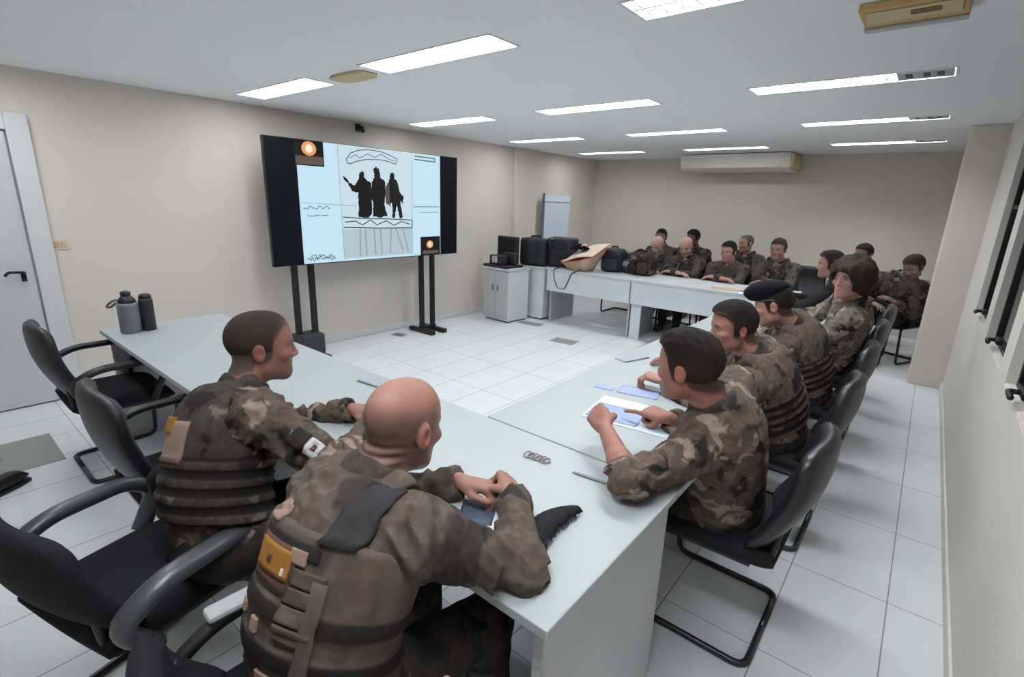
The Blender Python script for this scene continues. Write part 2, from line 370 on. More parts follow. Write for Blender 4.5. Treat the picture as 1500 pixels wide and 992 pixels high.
# ------------------------------------------------------------------ ceiling lights
rown = ['nearest visible row', 'second row', 'third row', 'farthest row', 'row above the near table', 'row behind the camera']
coln = ['along the screen wall', 'in the middle column', 'with louvres by the windows']
for j, (y0, y1) in enumerate(LY):
    for i, (x0, x1) in enumerate(LX):
        cx, cy, w, dd = (x0+x1)/2, (y0+y1)/2, (x1-x0)/2, (y1-y0)/2
        t = thing('ceiling_light', 'white fluorescent ceiling light %s, %s' % (coln[i], rown[j]), 'ceiling light', (cx, cy, CZ), 0, 'recessed fluorescent ceiling lights')
        hb = MB(); hb.smooth = False; hz = .09
        hb.raw([(-w, -dd, 0), (w, -dd, 0), (w, dd, 0), (-w, dd, 0), (-w, -dd, hz), (w, -dd, hz), (w, dd, hz), (-w, dd, hz)], [(0, 1, 5, 4), (1, 2, 6, 5), (2, 3, 7, 6), (3, 0, 4, 7), (4, 5, 6, 7)])
        e = .012
        for lo, hi in (((-w-e, -dd-e, -.004), (w+e, -dd, 0)), ((-w-e, dd, -.004), (w+e, dd+e, 0)), ((-w-e, -dd, -.004), (-w, dd, 0)), ((w, -dd, -.004), (w+e, dd, 0))): hb.box(lo, hi)
        hb.build('housing', M['lamp_white'], t)
        for sgn in (-1, 1):
            yc = sgn*dd*.5
            if i < 2:
                MB().box((-w+.02, yc-dd*.42, .006), (w-.02, yc+dd*.42, .02), .006).build('lamp_strip', M['tube'], t)
            else:
                rb = MB(); K = 10
                vs = []; 
                for k in range(K+1):
                    a = PI*k/K; vs += [(-w+.01, yc-math.cos(a)*dd*.46, .012+math.sin(a)*.06), (w-.01, yc-math.cos(a)*dd*.46, .012+math.sin(a)*.06)]
                rb.raw(vs, [(2*k, 2*k+1, 2*k+3, 2*k+2) for k in range(K)]); rb.build('reflector', M['reflector'], t)
                MB().tube([(-w+.03, yc, .045), (w-.03, yc, .045)], .017, 12).build('lamp_tube', M['tube_bright'], t)
        if i == 2:
            for k in range(15):
                x = -w+.035+k*(2*w-.07)/14
                MB().box((x-.0022, -dd+.004, .002), (x+.0022, dd-.004, .04)).build('louvre_blade', M['blade'], t)
        if i == 2 and j in (1, 2, 3):
            e_ = MB().box((w-.26, -dd+.01, -.003), (w-.005, dd-.01, .004), .002).build('ballast_cover', M['light_plastic'], t)
            for k in (-.2, -.12, -.06): MB().box((w+k-.02, -dd*.5, -.005), (w+k+.012, dd*.4, -.003), .001).build('cover_slot', M['dark_metal'], e_)
        MB().box((-w, -.006, .0), (w, .006, .03), .002).build('centre_rail', M['lamp_white'], t)

# ceiling hatch, patch, bracket, air conditioner
t = thing('ceiling_hatch', 'yellowed wooden service hatch hanging under the ceiling near the windows', 'hatch', (-.2, 2.62, CZ))
MB().box((-.18, -.13, -.03), (.15, .13, 0), .006).build('hatch_frame', M['wood'], t)
MB().box((-.16, -.11, -.036), (.13, .02, -.03), .003).build('hatch_panel', M['beige'], t)
MB().box((-.02, -.085, -.042), (.07, -.045, -.036), .002).build('hatch_slot', mat('hatch_slot_brown', srgb(128, 92, 60), .6), t)
MB().box((-.18, .085, -.04), (.15, .13, -.03), .003).build('hatch_rail', M['light_plastic'], t)
t = thing('junction_cover', 'oval beige cover plate on the ceiling between the two nearest left lights', 'cover plate', (-3.14, 2.12, CZ))
MB().pillow(lambda u, v: (.19*u, .085*v*(1-.35*abs(u)**4), -.008-.012*(1-u*u)*(1-v*v)), lambda u, v: .008).build('cover', M['beige'], t)
MB().box((-.21, -.02, -.012), (-.17, .03, 0), .003).build('cable_clip', mat('clip_brown', srgb(140, 120, 96), .6), t)
t = thing('wall_bracket', 'small dark bracket fixed high on the wall above the big screen', 'bracket', (XL, 3.38, 2.3))
MB().box((0, -.03, -.04), (.012, .03, .04), .003).build('bracket_plate', M['dark_metal'], t)
MB().tube([(.01, 0, 0), (.09, 0, 0), (.1, 0, -.05)], .022, 12, fillet=.03).build('bracket_arm', M['dark_metal'], t)
t = thing('air_conditioner', 'long cream split air conditioner mounted under the ceiling at the far wall', 'air conditioner', (-2.4, 7.8, CZ))
prof = [(0, -.012), (-.01, -.06), (.05, -.2), (.16, -.235), (.6, -.235), (.6, -.012)]
MB().prism(prof, 1.5, lambda a, b, t_: (-.75+t_, a, b)).build('casing', M['ac'], t)
MB().box((-.72, .02, -.2), (.62, .05, -.145), .006, Matrix.Rotation(0, 4, 'X')).build('outlet_louvre', mat('ac_louvre', srgb(206, 198, 182), .5), t)
MB().prism([(-.012, -.013), (-.022, -.062), (-.01, -.06), (0, -.013)], 1.4, lambda a, b, t_: (-.73+t_, a, b)).build('front_lip', mat('ac_lip', srgb(236, 236, 234), .35), t)
MB().box((.75, .02, -.2), (.785, .56, -.03), .01).build('end_cap', M['beige'], t)

# ------------------------------------------------------------------ television on its stands
TX = -4.55
tv = thing('television', 'huge wide screen with black side bars showing three dark figures', 'television', (TX, 3.305, .95))
def tvp(y, z, dx=0.): return (dx, y-3.305, z-.95)
MB().box((-.045, -1.155, -.005), (-.002, 1.155, 1.125), .006).build('casing', M['black_plastic'], tv)
MB().box((-.002, -1.15, .0), (.001, 1.15, 1.12), .001).build('screen_glass', mat('screen_black', (.004, .005, .009, 1), .45, spec=.15), tv)
def flat(name, poly, m, dx, parent=tv, h=.0008):
    return MB().prism(poly, h, lambda a, b, t_: tvp(a, b, dx+t_)).build(name, m, parent)
M['scr'] = emit_mat('screen_light_blue', srgb(192, 222, 238), 1.0)
M['scr2'] = emit_mat('screen_pale_panel', srgb(202, 224, 234), .92)
M['scr3'] = emit_mat('screen_grey_panel', srgb(182, 202, 212), .9)
M['scr_dk'] = emit_mat('screen_dark_figure', (.012, .010, .012, 1), .4)
M['scr_br'] = emit_mat('screen_brown_grey', (.10, .085, .085, 1), .8)
M['scr_ln'] = emit_mat('screen_grey_line', (.09, .12, .14, 1), 1)
M['scr_or'] = emit_mat('screen_orange_lamp', (.9, .35, .14, 1), .9)
M['scr_yl'] = emit_mat('screen_lamp_core', (1, .82, .6, 1), 1)
M['scr_gy'] = emit_mat('screen_inset_grey', (.13, .1, .08, 1), .8)
M['scr_leg'] = emit_mat('screen_leg_grey', (.33, .38, .42, 1), .9)
lit = [(2.44, 2.07), (4.18, 2.07), (4.18, .955), (2.44, .955)]
flat('screen_picture', lit, M['scr'], .001)
flat('picture_panel', [(2.86, 2.065), (3.77, 2.065), (3.75, 1.27), (2.87, 1.27)], M['scr2'], .002)
flat('picture_panel', [(2.87, 1.268), (3.75, 1.268), (3.75, .98), (2.87, .98)], M['scr3'], .002)
F1 = [(3.09,1.82),(3.12,1.84),(3.15,1.83),(3.14,1.78),(3.18,1.75),(3.23,1.73),(3.22,1.42),(3.17,1.38),(3.06,1.39),(3.07,1.63),(3.0,1.64),(2.96,1.71),(2.91,1.75),(2.90,1.78),(2.94,1.765),(2.97,1.72),(3.03,1.70),(3.08,1.76)]
F2 = [(3.26,1.87),(3.29,1.895),(3.33,1.87),(3.34,1.79),(3.4,1.75),(3.4,1.62),(3.38,1.52),(3.42,1.4),(3.33,1.385),(3.23,1.4),(3.24,1.51),(3.225,1.61),(3.235,1.74),(3.27,1.79)]
F3 = [(3.47,1.84),(3.5,1.85),(3.52,1.84),(3.52,1.79),(3.56,1.75),(3.59,1.65),(3.64,1.6),(3.625,1.53),(3.595,1.56),(3.62,1.38),(3.58,1.37),(3.545,1.53),(3.51,1.38),(3.485,1.38),(3.48,1.54),(3.41,1.52),(3.42,1.71),(3.46,1.78)]
def inky(poly, seed, n=7, a=.007):
    r_ = random.Random(seed); out = []
    for (x0_, y0_), (x1_, y1_) in zip(poly, poly[1:]+poly[:1]):
        for k in range(n):
            t_ = k/n; out.append((x0_+(x1_-x0_)*t_+r_.uniform(-a, a)*(k > 0), y0_+(y1_-y0_)*t_+r_.uniform(-a, a)*(k > 0)))
    return out
F1, F2, F3 = inky(F1, 1), inky(F2, 2), inky(F3, 3)
for q, m_ in ((F3, 'scr_dk'), (F1, 'scr_dk'), (F2, 'scr_dk')): flat('figure', q, M[m_], .003)
flat('figure_shade', [(3.4, 1.7), (3.45, 1.74), (3.46, 1.5), (3.4, 1.54)], M['scr_br'], .0042)
def stroke(pts, r=.004, dx=.0035, name='drawn_line', m='scr_ln'):
    b = MB()
    for (a, c), (e, g) in zip(pts[:-1], pts[1:]):
        L_ = math.hypot(e-a, g-c) or 1e-6; nx, ny = -(g-c)/L_*r/2, (e-a)/L_*r/2
        b.prism([(a+nx, c+ny), (e+nx, g+ny), (e-nx, g-ny), (a-nx, c-ny)], .0006, lambda p, q, t_: tvp(p, q, dx+t_))
    return b.build(name, M[m], tv)
arc = [(2.96,1.905),(2.95,1.94),(3.0,2.0),(3.08,2.03),(3.19,2.05),(3.36,2.045),(3.47,2.02),(3.57,1.985),(3.54,1.935),(3.45,1.955),(3.36,1.965),(3.18,1.955),(3.07,1.93),(2.99,1.9),(2.96,1.905)]
stroke(arc, .009, name='arch_outline')
stroke([(2.98,1.95),(3.06,1.99),(3.1,1.96),(3.2,2.01),(3.28,1.98),(3.36,2.02),(3.46,1.98),(3.53,1.965)], .007, name='arch_pattern')
stroke([(2.88,1.39),(3.1,1.375),(3.4,1.37),(3.75,1.355),(3.75,1.27),(3.3,1.275),(2.88,1.29)], .009, name='platform_outline', m='scr_dk')
stroke([(2.9,1.34),(3.02,1.35),(3.1,1.31),(3.2,1.36),(3.28,1.31),(3.4,1.35),(3.5,1.3),(3.6,1.34),(3.72,1.31)], .009, name='platform_pattern', m='scr_dk')
for y0, y1, zb in ((3.07,3.06,.99),(3.13,3.14,1.0),(3.24,3.25,1.0),(3.32,3.33,1.0),(3.46,3.44,1.0),(3.52,3.62,1.02),(3.62,3.69,1.0)): stroke([(y0,1.27),(y1,zb)], .017, m='scr_leg', name='table_leg_line')
rr = random.Random(4)
def scribble(y0, y1, z0, z1, n, name): stroke([(y0+(y1-y0)*k/n, z0+(z1-z0)*rr.random()) for k in range(n+1)], .006, name=name)
scribble(2.47,2.74,1.46,1.495,26,'scribbled_text'); scribble(2.5,2.72,1.395,1.41,12,'scribbled_text'); scribble(2.47,2.77,.975,1.03,30,'scribbled_text'); scribble(2.47,2.77,.985,1.04,26,'scribbled_text')
stroke([(3.8,2.04),(4.1,2.035),(4.1,2.0),(3.8,2.005)], .012, name='menu_bar'); stroke([(3.78,1.50),(4.16,1.505)], .008); stroke([(3.86,1.44),(4.14,1.44)], .005); stroke([(2.46,1.52),(3.04,1.5)], .003); stroke([(2.86,2.06),(2.87,.98)], .003); stroke([(3.77,2.06),(3.75,.98)], .003)
for (y0, y1, z0, z1) in ((2.42,2.71,1.85,2.07), (3.87,4.17,.955,1.165)):
    flat('inset_frame', [(y0,z0),(y1,z0),(y1,z1),(y0,z1)], M['scr_dk'], .004)
    flat('inset_band', [(y0+.01,z0+.01),(y1-.01,z0+.01),(y1-.01,z0+.085),(y0+.01,z0+.085)] if y0 < 3 else [(y0+.03,z0+.01),(y1-.03,z0+.01),(y1-.03,z0+.05),(y0+.03,z0+.05)], M['scr_gy'], .005)
    c_, s_ = ((y0+y1)/2, .07) if y0 < 3 else ((y0+y1)/2-.01, .05)
    zc = z0+.15 if y0 < 3 else z0+.12
    flat('inset_lamp', [(c_+s_*math.cos(a)*1.05, zc+s_*math.sin(a)*.9) for a in np.linspace(0, 2*PI, 14)[:-1]], M['scr_or'], .006)
    flat('inset_glow_core', [(c_+s_*.55*math.cos(a), zc+s_*.55*math.sin(a)) for a in np.linspace(0, 2*PI, 10)[:-1]], M['scr_yl'], .007)
for nm, yc, lab in (('a', 2.46, 'left black floor stand with a weight box under the screen'), ('b', 4.03, 'right black floor stand with two slim posts under the screen')):
    t = thing('screen_stand', lab, 'stand', (-4.63, yc, 0), 0, 'stands under the screen')
    for k in (-.085, .085): MB().box((-.02, k-.028, .05), (.02, k+.028, 1.45), .004).build('post', M['black_metal'], t)
    MB().box((-.26, -.12, 0), (-.2, .12, .05), .008).build('foot', M['black_metal'], t) if False else None
    MB().box((-.2, -.13, 0.0), (.22, -.06, .05), .01).build('foot', M['black_metal'], t); MB().box((-.2, .06, 0), (.22, .13, .05), .01).build('foot', M['black_metal'], t)
    if nm == 'a': MB().box((-.1, -.125, .05), (.12, .125, .26), .02).build('weight_box', mat('weight_box_grey', (.03, .033, .04, 1), .55), t)
    else: MB().box((-.03, -.12, .05), (.03, .12, .075), .005).build('cross_bar', M['black_metal'], t)

# ------------------------------------------------------------------ tables
T = .74
t = thing('conference_table', 'long white conference table with a grey end panel across the near side', 'table', (-2.17, 1.065, 0))
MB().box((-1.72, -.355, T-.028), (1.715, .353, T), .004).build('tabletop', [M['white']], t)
MB().box((1.665, -.335, 0), (1.695, .338, T-.028), .003).build('end_panel', M['panel'], t)
MB().box((-1.69, -.32, 0), (-1.66, .32, T-.028), .003).build('end_panel', M['panel'], t)
MB().box((-1.66, .2, .3), (1.665, .22, T-.028), .003).build('modesty_panel', M['panel'], t)
MB().box((-.015, -.3, 0), (.015, .2, T-.028), .003).build('support_panel', M['panel'], t)
t = thing('conference_table', 'long white conference table down the window side in front of the seated row', 'table', (-.865, 3.44, 0))
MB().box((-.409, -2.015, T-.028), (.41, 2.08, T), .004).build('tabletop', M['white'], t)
MB().box((-.36, -2.0, .3), (-.34, 2.0, T-.028), .003).build('modesty_panel', M['panel_white'], t)
for y in (-1.3, 0, 1.97): MB().box((-.34, y-.015, 0), (.25, y+.015, T-.028), .003).build('support_panel', M['panel'], t)
# far row: two desks
for x0, x1, lab in ((-3.93, -2.69, 'white desk in the far row holding the tan bag'), (-2.685, -.98, 'white desk in the far row closest to the far corner of the window side')):
    w = (x1-x0)/2; t = thing('conference_desk', lab, 'desk', ((x0+x1)/2, 5.9, 0), 0, 'far row desks')
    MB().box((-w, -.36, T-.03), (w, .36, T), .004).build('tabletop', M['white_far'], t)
    MB().box((-w+.005, -.345, .44), (w-.005, -.325, T-.03), .003).build('modesty_panel', M['panel_white'], t)
    for sx in (-1, 1):
        if sx == -1 and x0 > -3: MB().box((-w+.01, -.3, 0), (-w+.14, -.27, .44), .003).build('front_leg', M['panel_white'], t)
        MB().box((sx*(w-.03)-.015, -.27, 0), (sx*(w-.03)+.015, .3, T-.03), .003).build('side_panel', M['panel'], t)
# power flaps in the table tops
for i, (x, y, rz, L_, W_, lab) in enumerate(((-.665, 1.335, .12, .21, .085, 'grey power flap in the near table corner beside the feather'), (-1.205, 2.6, 1.25, .2, .085, 'grey power flap in the window side table near the inner edge'), (-1.9, 1.335, .1, .2, .07, 'grey power flap in the near table beyond the bald man'))):
    t = thing('power_flap', lab, 'power flap', (x, y, T), rz, 'table power flaps')
    MB().box((-L_/2, -W_/2, 0), (L_/2, W_/2, .004), .0015).build('flap_frame', M['outlet'], t)
    MB().box((-L_/2+.006, -W_/2+.004, .004), (L_/2-.006, W_/2-.018, .0075), .002).build('lid', M['outlet'], t)
    MB().box((-L_/2+.006, -W_/2-.004, .0035), (L_/2-.006, -W_/2+.006, .006), .001).build('finger_slot', M['outlet_dark'], t)

# ------------------------------------------------------------------ cabinets
t = thing('cabinet', 'white two door cabinet by the wall carrying the black case', 'cabinet', (-4.41, 5.28, 0), -.08)
MB().box((-.23, -.2, .02), (.23, .2, .7), .004).build('body', M['panel_white'], t)
MB().box((-.25, -.22, .7), (.25, .22, .73), .004).build('cabinet_top', M['white_far'], t)
MB().box((-.21, -.18, 0), (.21, .18, .02)).build('plinth', M['dark_metal'], t)
db = MB().box((-.228, -.216, .04), (-.002, -.2, .69), .003).build('door', M['panel'], t); MB().box((-.06, -.226, .42), (-.035, -.216, .5), .003).build('handle', M['outlet_dark'], db)
db = MB().box((.002, -.216, .04), (.228, -.2, .69), .003).build('door', M['panel'], t); MB().box((.035, -.226, .42), (.06, -.216, .5), .003).build('handle', M['outlet_dark'], db)
t = thing('cabinet', 'white side cabinet between the door cabinet and the far desks', 'cabinet', (-4.2, 5.83, 0))
MB().box((-.2, -.26, .02), (.2, .26, .7), .004).build('body', M['panel_white'], t)
MB().box((-.22, -.28, .7), (.22, .28, .735), .004).build('cabinet_top', M['white_far'], t)
MB().box((-.18, -.24, 0), (.18, .24, .02)).build('plinth', M['dark_metal'], t)
db = MB().box((.2, -.255, .04), (.214, .255, .69), .003).build('door', M['panel_white'], t); MB().box((.214, .18, .45), (.224, .2, .55), .003).build('handle', M['outlet_dark'], db)

# things on the cabinets and far desks
t = thing('equipment_case', 'open black case with a tall lid on the white two door cabinet', 'case', (-4.47, 5.24, .73), -.08)
MB().box((-.2, -.17, 0), (.25, .16, .035), .01).build('tray', M['suit'], t)
MB().box((-.2, .1, .035), (.17, .16, .40), .012).build('lid', M['suit'], t)
MB().box((-.17, .094, .06), (.14, .1, .37), .004).build('lid_lining', mat('case_lining', (.006, .006, .008, 1), .9), t)
MB().box((.0, .0, .035), (.24, .09, .2), .03).build('padding', M['suit'], t)
t = thing('radio_unit', 'small black box with a pale grid emblem inside the open case', 'device', (-4.47, 5.17, .765), -.1)
MB().box((-.11, -.07, 0), (.14, .045, .125), .012).build('body', M['black_plastic'], t)
em = MB()
for k in range(4): em.box((-.045+k*.026, -.0725, .03), (-.036+k*.026, -.07, .11))
for k in range(3): em.box((-.05, -.0725, .03+k*.037), (.048, -.07, .037+k*.037))
em.build('emblem', M['paper'], t)
def rounded_bag(name, half, parent, m, loc=(0, 0, 0), pw=3.2, bev=.04):
    return MB().box((-half[0], -half[1], 0), (half[0], half[1], half[2]*2), bev, seg=4).build(name, m, parent, loc)
t = thing('suitcase', 'black suitcase with a top handle standing on the white side cabinet', 'suitcase', (-4.24, 5.68, .735), .2)
rounded_bag('body', (.2, .1, .19), t, M['suit'], bev=.045)
MB().tube([(-.06, 0, .37), (-.06, 0, .405), (.07, 0, .405), (.07, 0, .37)], .013, fillet=.02).build('handle', M['suit'], t)
MB().box((-.05, -.12, .04), (.06, -.1, .33), .012, seg=3).build('front_strap', M['navy'], t)
MB().box((.07, -.115, .03), (.18, -.1, .12), .01, seg=3).build('pocket', M['navy'], t)
t = thing('duffel_bag', 'tall navy bag with pockets beside the black suitcase', 'bag', (-3.90, 5.86, .74), .1)
rounded_bag('body', (.19, .12, .2), t, M['navy'], bev=.035)
MB().box((-.15, -.14, .03), (.15, -.12, .22), .012, seg=3).build('front_pocket', M['suit'], t)
MB().tube([(-.1, -.125, .25), (-.1, -.14, .34), (.1, -.14, .34), (.1, -.125, .25)], .012, fillet=.03).build('handle', M['suit'], t)
MB().box((-.17, -.129, .33), (.17, -.122, .337)).build('zipper', mat('zip_grey', srgb(88, 94, 104), .4), t)
t = thing('rolling_case_pole', 'thin grey pole standing between the suitcase and the navy bag', 'pole', (-4.0, 5.7, .735))
MB().tube([(0, 0, 0), (0, 0, .4)], .009, 10).build('shaft', M['dark_metal'], t); MB().box((-.03, -.012, .38), (.05, .012, .405), .006).build('grip', M['outlet_dark'], t)
# tan bag with hanging strap
t = thing('tool_bag', 'tan open bag with orange edges and a strap hanging over the desk front', 'bag', (-3.52, 5.75, T), -.12)
bb = MB(); n = 18
def tb(u, v):   # u around, v bottom->top
    a = 2*PI*u; ex = .17+.13*v; ey = .13+.08*v
    c, s_ = math.cos(a), math.sin(a); q = (abs(c)**6+abs(s_)**6)**(-1/6)
    return (ex*c*q*.84+.06*v-.05*v*(s_ < -.3)*(c < 0), ey*s_*q*.9, .0+(.205+.07*c+.075*s_)*v)
vs = [tb(i/n, j/6) for j in range(7) for i in range(n)]; fs = [(j*n+i, j*n+(i+1) % n, (j+1)*n+(i+1) % n, (j+1)*n+i) for j in range(6) for i in range(n)]+[tuple(range(n))]
bb.raw(vs, fs); bo = bb.build('body', M['tan'], t); sm = bo.modifiers.new('s', 'SOLIDIFY'); sm.thickness = .012
MB().tube([tb(i/n, 1) for i in range(n)], .008, 8, closed=True).build('rim', M['orange_edge'], t)
MB().pillow(lambda u, v: (.06+.26*u*.98, .18*v, .235+.065*u+.075*v+.02*math.cos(u*2)), lambda u, v: .012*(1-max(abs(u), abs(v))**6)+.003).build('flap', M['tan_lid'], t)
MB().tube([(-.16, -.22, .04), (-.14, -.385, .02), (-.12, -.39, -.1), (-.06, -.39, -.21), (.06, -.39, -.215), (.12, -.39, -.1), (.16, -.39, .0), (.17, -.2, .05)], .011, 8, fillet=.03, rz=.005).build('strap', mat('strap_grey', srgb(72, 68, 66), .7), t)
t = thing('cap', 'small black cloth bundle lying on top of the tan bag', 'cloth', (-3.53, 5.72, T+.262))
MB().pillow(lambda u, v: (.12*u, .07*v, .015+.05*(1-u*u)*(1-v*v)), lambda u, v: .02*(1-max(abs(u), abs(v))**4)+.003).build('crown', M['beret'], t)
MB().pillow(lambda u, v: (.09+.04*u, -.03+.035*v, .06+.02*(1-u*u)), lambda u, v: .014*(1-max(abs(u), abs(v))**3)+.002, 10, 10).build('tassel', M['tan'], t)
t = thing('backpack', 'black rounded backpack on the far desk right behind the tan bag', 'backpack', (-3.19, 6.03, T), .15)
rounded_bag('body', (.15, .13, .15), t, M['suit'], bev=.07)
MB().box((-.12, -.17, .02), (.1, -.12, .17), .03, seg=3).build('front_pocket', M['navy'], t)
MB().tube([(-.04, 0, .295), (-.03, 0, .325), (.04, 0, .325), (.05, 0, .295)], .01, fillet=.02).build('handle', M['suit'], t)
t = thing('shoulder_bag', 'small slate bag beside the black rounded backpack on the far desk', 'bag', (-2.985, 6.07, T), 0)
rounded_bag('body', (.07, .09, .085), t, M['navy'], bev=.035); MB().box((-.05, -.1, .09), (.06, -.088, .15), .008).build('flap', M['outlet_dark'], t)
t = thing('backpack', 'lumpy dark camouflage backpack on the far desk before the first bald officer', 'backpack', (-2.77, 6.03, T), -.1)
rounded_bag('body', (.17, .12, .15), t, M['camo_vest'], bev=.08)
for k, (a, b_, c, dx) in enumerate(((-.14, .02, .13, .11), (.0, .02, .16, .13), (-.13, .15, .1, .12), (.02, .18, .09, .11))):
    MB().box((a, -.17, b_), (a+dx, -.1, b_+c), .035, seg=3).build('pouch', M['camo_vest'], t)
MB().tube([(-.1, -.05, .29), (-.02, -.06, .325), (.08, -.05, .29)], .012, fillet=.02).build('handle', M['vest_dark'], t)

t = thing('whiteboard', 'tall pale whiteboard standing against the left wall behind the bags', 'whiteboard', (-4.85, 7.05, 0), 0)
MB().box((-.02, -.36, .75), (.0, .36, 1.71), .004).build('board', mat('whiteboard_surface', srgb(214, 226, 240), .3), t)
MB().box((-.025, -.385, .72), (.012, -.36, 1.735), .004).build('side_frame', M['outlet_dark'], t); MB().box((-.025, .36, .72), (.012, .385, 1.735), .004).build('side_frame', M['panel_white'], t)
MB().box((-.0, -.36, 1.6), (.01, .36, 1.62), .003).build('clip_bar', M['light_plastic'], t)
for k in (-.3, .3): MB().tube([(-.03, k, .75), (.0, k*1.1, 0.0)], .014).build('leg', M['dark_metal'], t)

# floor plates
for lab, x, y, rz, L_, W_ in (('grey floor box lid out in the open floor before the far desks', -3.15, 4.88, .1, .3, .2), ('small dark floor box lid at the wall under the screen', -4.72, 3.66, .2, .16, .12), ('grey floor plate in front of the white cabinets', -3.98, 5.3, .1, .34, .16), ('large grey floor plate near the white door', -4.04, .28, .0, .5, .28)):
    t = thing('floor_plate', lab, 'floor plate', (x, y, 0), rz, 'floor plates')
    MB().box((-L_/2, -W_/2, 0), (L_/2, W_/2, .004), .0015).build('plate', M['outlet_dark'] if 'dark' in lab else M['floor_plate'], t)
    MB().box((-.02, -W_/2+.01, .004), (.02, -W_/2+.03, .006), .001).build('lift_tab', M['outlet_dark'], t)
# shoe at the left edge
t = thing('shoe', 'dark shoe lying on the floor at the left edge of the room view', 'shoe', (-3.58, .09, 0), .5)
MB().pillow(lambda u, v: (.05*u*(1-.2*v*v)*(1 if v < .6 else 1-.5*(v-.6)), .15*v, .045+.03*max(0, -v)*(1-u*u)), lambda u, v: .035*(1-abs(u)**4)*(1-abs(v)**6)+.006).build('upper', M['boot'], t)
MB().pillow(lambda u, v: (.054*u*(1-.2*v*v)*(1 if v < .6 else 1-.5*(v-.6)), .157*v, .01), lambda u, v: .01).build('sole', M['dark_metal'], t)
MB().tube([(-.03, -.04, .085), (.03, -.01, .085), (-.03, .03, .08)], .004).build('lace', M['outlet'], t)

# things on the near table
t = thing('bottle', 'grey insulated bottle with a black lid and loop near the table end', 'bottle', (-3.70, .83, T))
MB().lathe([(.052, 0), (.055, .006), (.055, .17), (.05, .186)], n=28).build('body', M['bottle'], t)
MB().lathe([(.047, .186), (.046, .2), (.03, .222), (.024, .226), (.026, .232), (.027, .25), (.018, .256)], n=24).build('lid', M['black_plastic'], t)
MB().tube([(-.03, -.02, .2), (-.07, -.05, .195), (-.1, -.075, .165), (-.1, -.08, .15), (-.085, -.065, .15), (-.06, -.04, .18)], .006, 8, fillet=.02, rz=.011).build('carry_loop', mat('loop_grey', srgb(120, 116, 108), .6), t)
t = thing('bottle', 'slim charcoal bottle standing just behind the grey insulated bottle', 'bottle', (-3.70, .925, T))
MB().lathe([(.036, 0), (.038, .005), (.038, .19), (.034, .2)], n=24).build('body', M['bottle_dark'], t)
MB().lathe([(.034, .2), (.032, .222), (.02, .228)], n=24).build('lid', M['black_plastic'], t)
# feather
t = thing('feather', 'large black curved feather lying on the near table corner', 'feather', (-.592, .825, T), .06)
frr = random.Random(3)
def fmid(u, v):
    s_ = (v+1)/2; x = -.035*math.sin(PI*s_*.9)+.06*s_**2-.03*s_; y = .28*s_
    w = .040*math.sin(PI*min(1, s_*.80+.10))**.8
    if abs(u) > .85: w *= 1-.16*((math.sin(61*s_+9*u)*.5+.5)*(math.sin(23*s_+u)*.5+.5))
    return (x-.04*s_+u*w, y, .012+.012*(1-u*u)+.03*s_*(1-s_)+.0012*math.sin(90*s_+14*abs(u)))
bb = MB().pillow(fmid, lambda u, v: .0065*(1-abs(u)**2)*(1-abs(v)**5)+.0010, 17, 90)
MB().tube([(-.01, .1, .03), (-.004, 0, .014), (0.0, -.02, .006), (.025, -.045, .004), (.045, -.05, .004)], .004, 6, fillet=.02).build('quill', M['feather'], t)
for k in range(34):
    s_ = .06+.84*k/33; q = fmid(1, 2*s_-1); q0 = fmid(.8, 2*s_-1)
    bb.tube([q0, (q[0]+.004+.006*frr.random(), q[1]+.012*frr.random()-.012, max(.003, q[2]-.012))], [.0022, .0005], 5)
    q = fmid(-1, 2*s_-1); q0 = fmid(-.8, 2*s_-1)
    bb.tube([q0, (q[0]-.003-.003*frr.random(), q[1]+.006+.008*frr.random(), max(.003, q[2]-.008))], [.0022, .0005], 5)
bb.build('vane', M['feather'], t)
# coil of wire
t = thing('coiled_wire', 'small squiggle of thin grey wire on the near table', 'wire', (-.905, 1.275, T))
cp = []
for k in range(90):
    a = k/90*2*PI*6; cp.append((-.045+.09*k/90+.014*math.cos(a), .010*k/90+.02*math.sin(a), .004+.002*math.cos(a*.5)))
MB().tube(cp, .0022, 6).build('coil', M['wire'], t)
# papers
def sheet(name, label, x, y, rz, L_, W_, m=None, z=T, curl=0., group='papers on the tables', prints=()):
    t = thing(name, label, 'paper', (x, y, z), rz, group)
    MB().pillow(lambda u, v: (L_/2*u, W_/2*v, .002+curl*(abs(u)**3)), lambda u, v: .0006, 14, 8).build('page', m or M['paper'], t)
    for (a, b, c, d_, pm) in prints:
        MB().pillow(lambda u, v: ((a+b)/2+(b-a)/2*u, (c+d_)/2+(d_-c)/2*v, .0034+curl*(abs(((a+b)/2+(b-a)/2*u)/(L_/2))**3)), lambda u, v: .0004, 12, 6).build('printed_area', pm, t)
    return t
sheet('document', 'white sheet with slate picture under the bald officer hands', -.83, .89, .55, .3, .21, curl=.012, prints=((-.05, .05, -.03, .08, M['dark_print']),))
sheet('document', 'white and blue printed sheet between the nearest window side officer arms', -.80, 1.86, .15, .42, .28, prints=((-.2, .02, -.12, .05, M['blue_print']), (.03, .17, -.13, -.05, M['pale_blue'])))
sheet('document', 'small blue leaflet beyond the printed sheet on the window side table', -.93, 2.12, .2, .19, .11, M['blue_print'])
sheet('document', 'tiny blue slip beside the small blue leaflet', -1.08, 2.06, .1, .09, .045, M['blue_print'])
sheet('document', 'pale blue sheet on the window side table before the second officer', -1.02, 3.3, .1, .3, .42, M['pale_blue'])
sheet('document', 'white sheet on the window side table before the beret', -.8, 3.9, .3, .3, .22)
sheet('folder', 'tan folder lying flat on the far desk', -1.62, 5.74, .1, .34, .2, M['tan'], group='papers on the far desk')
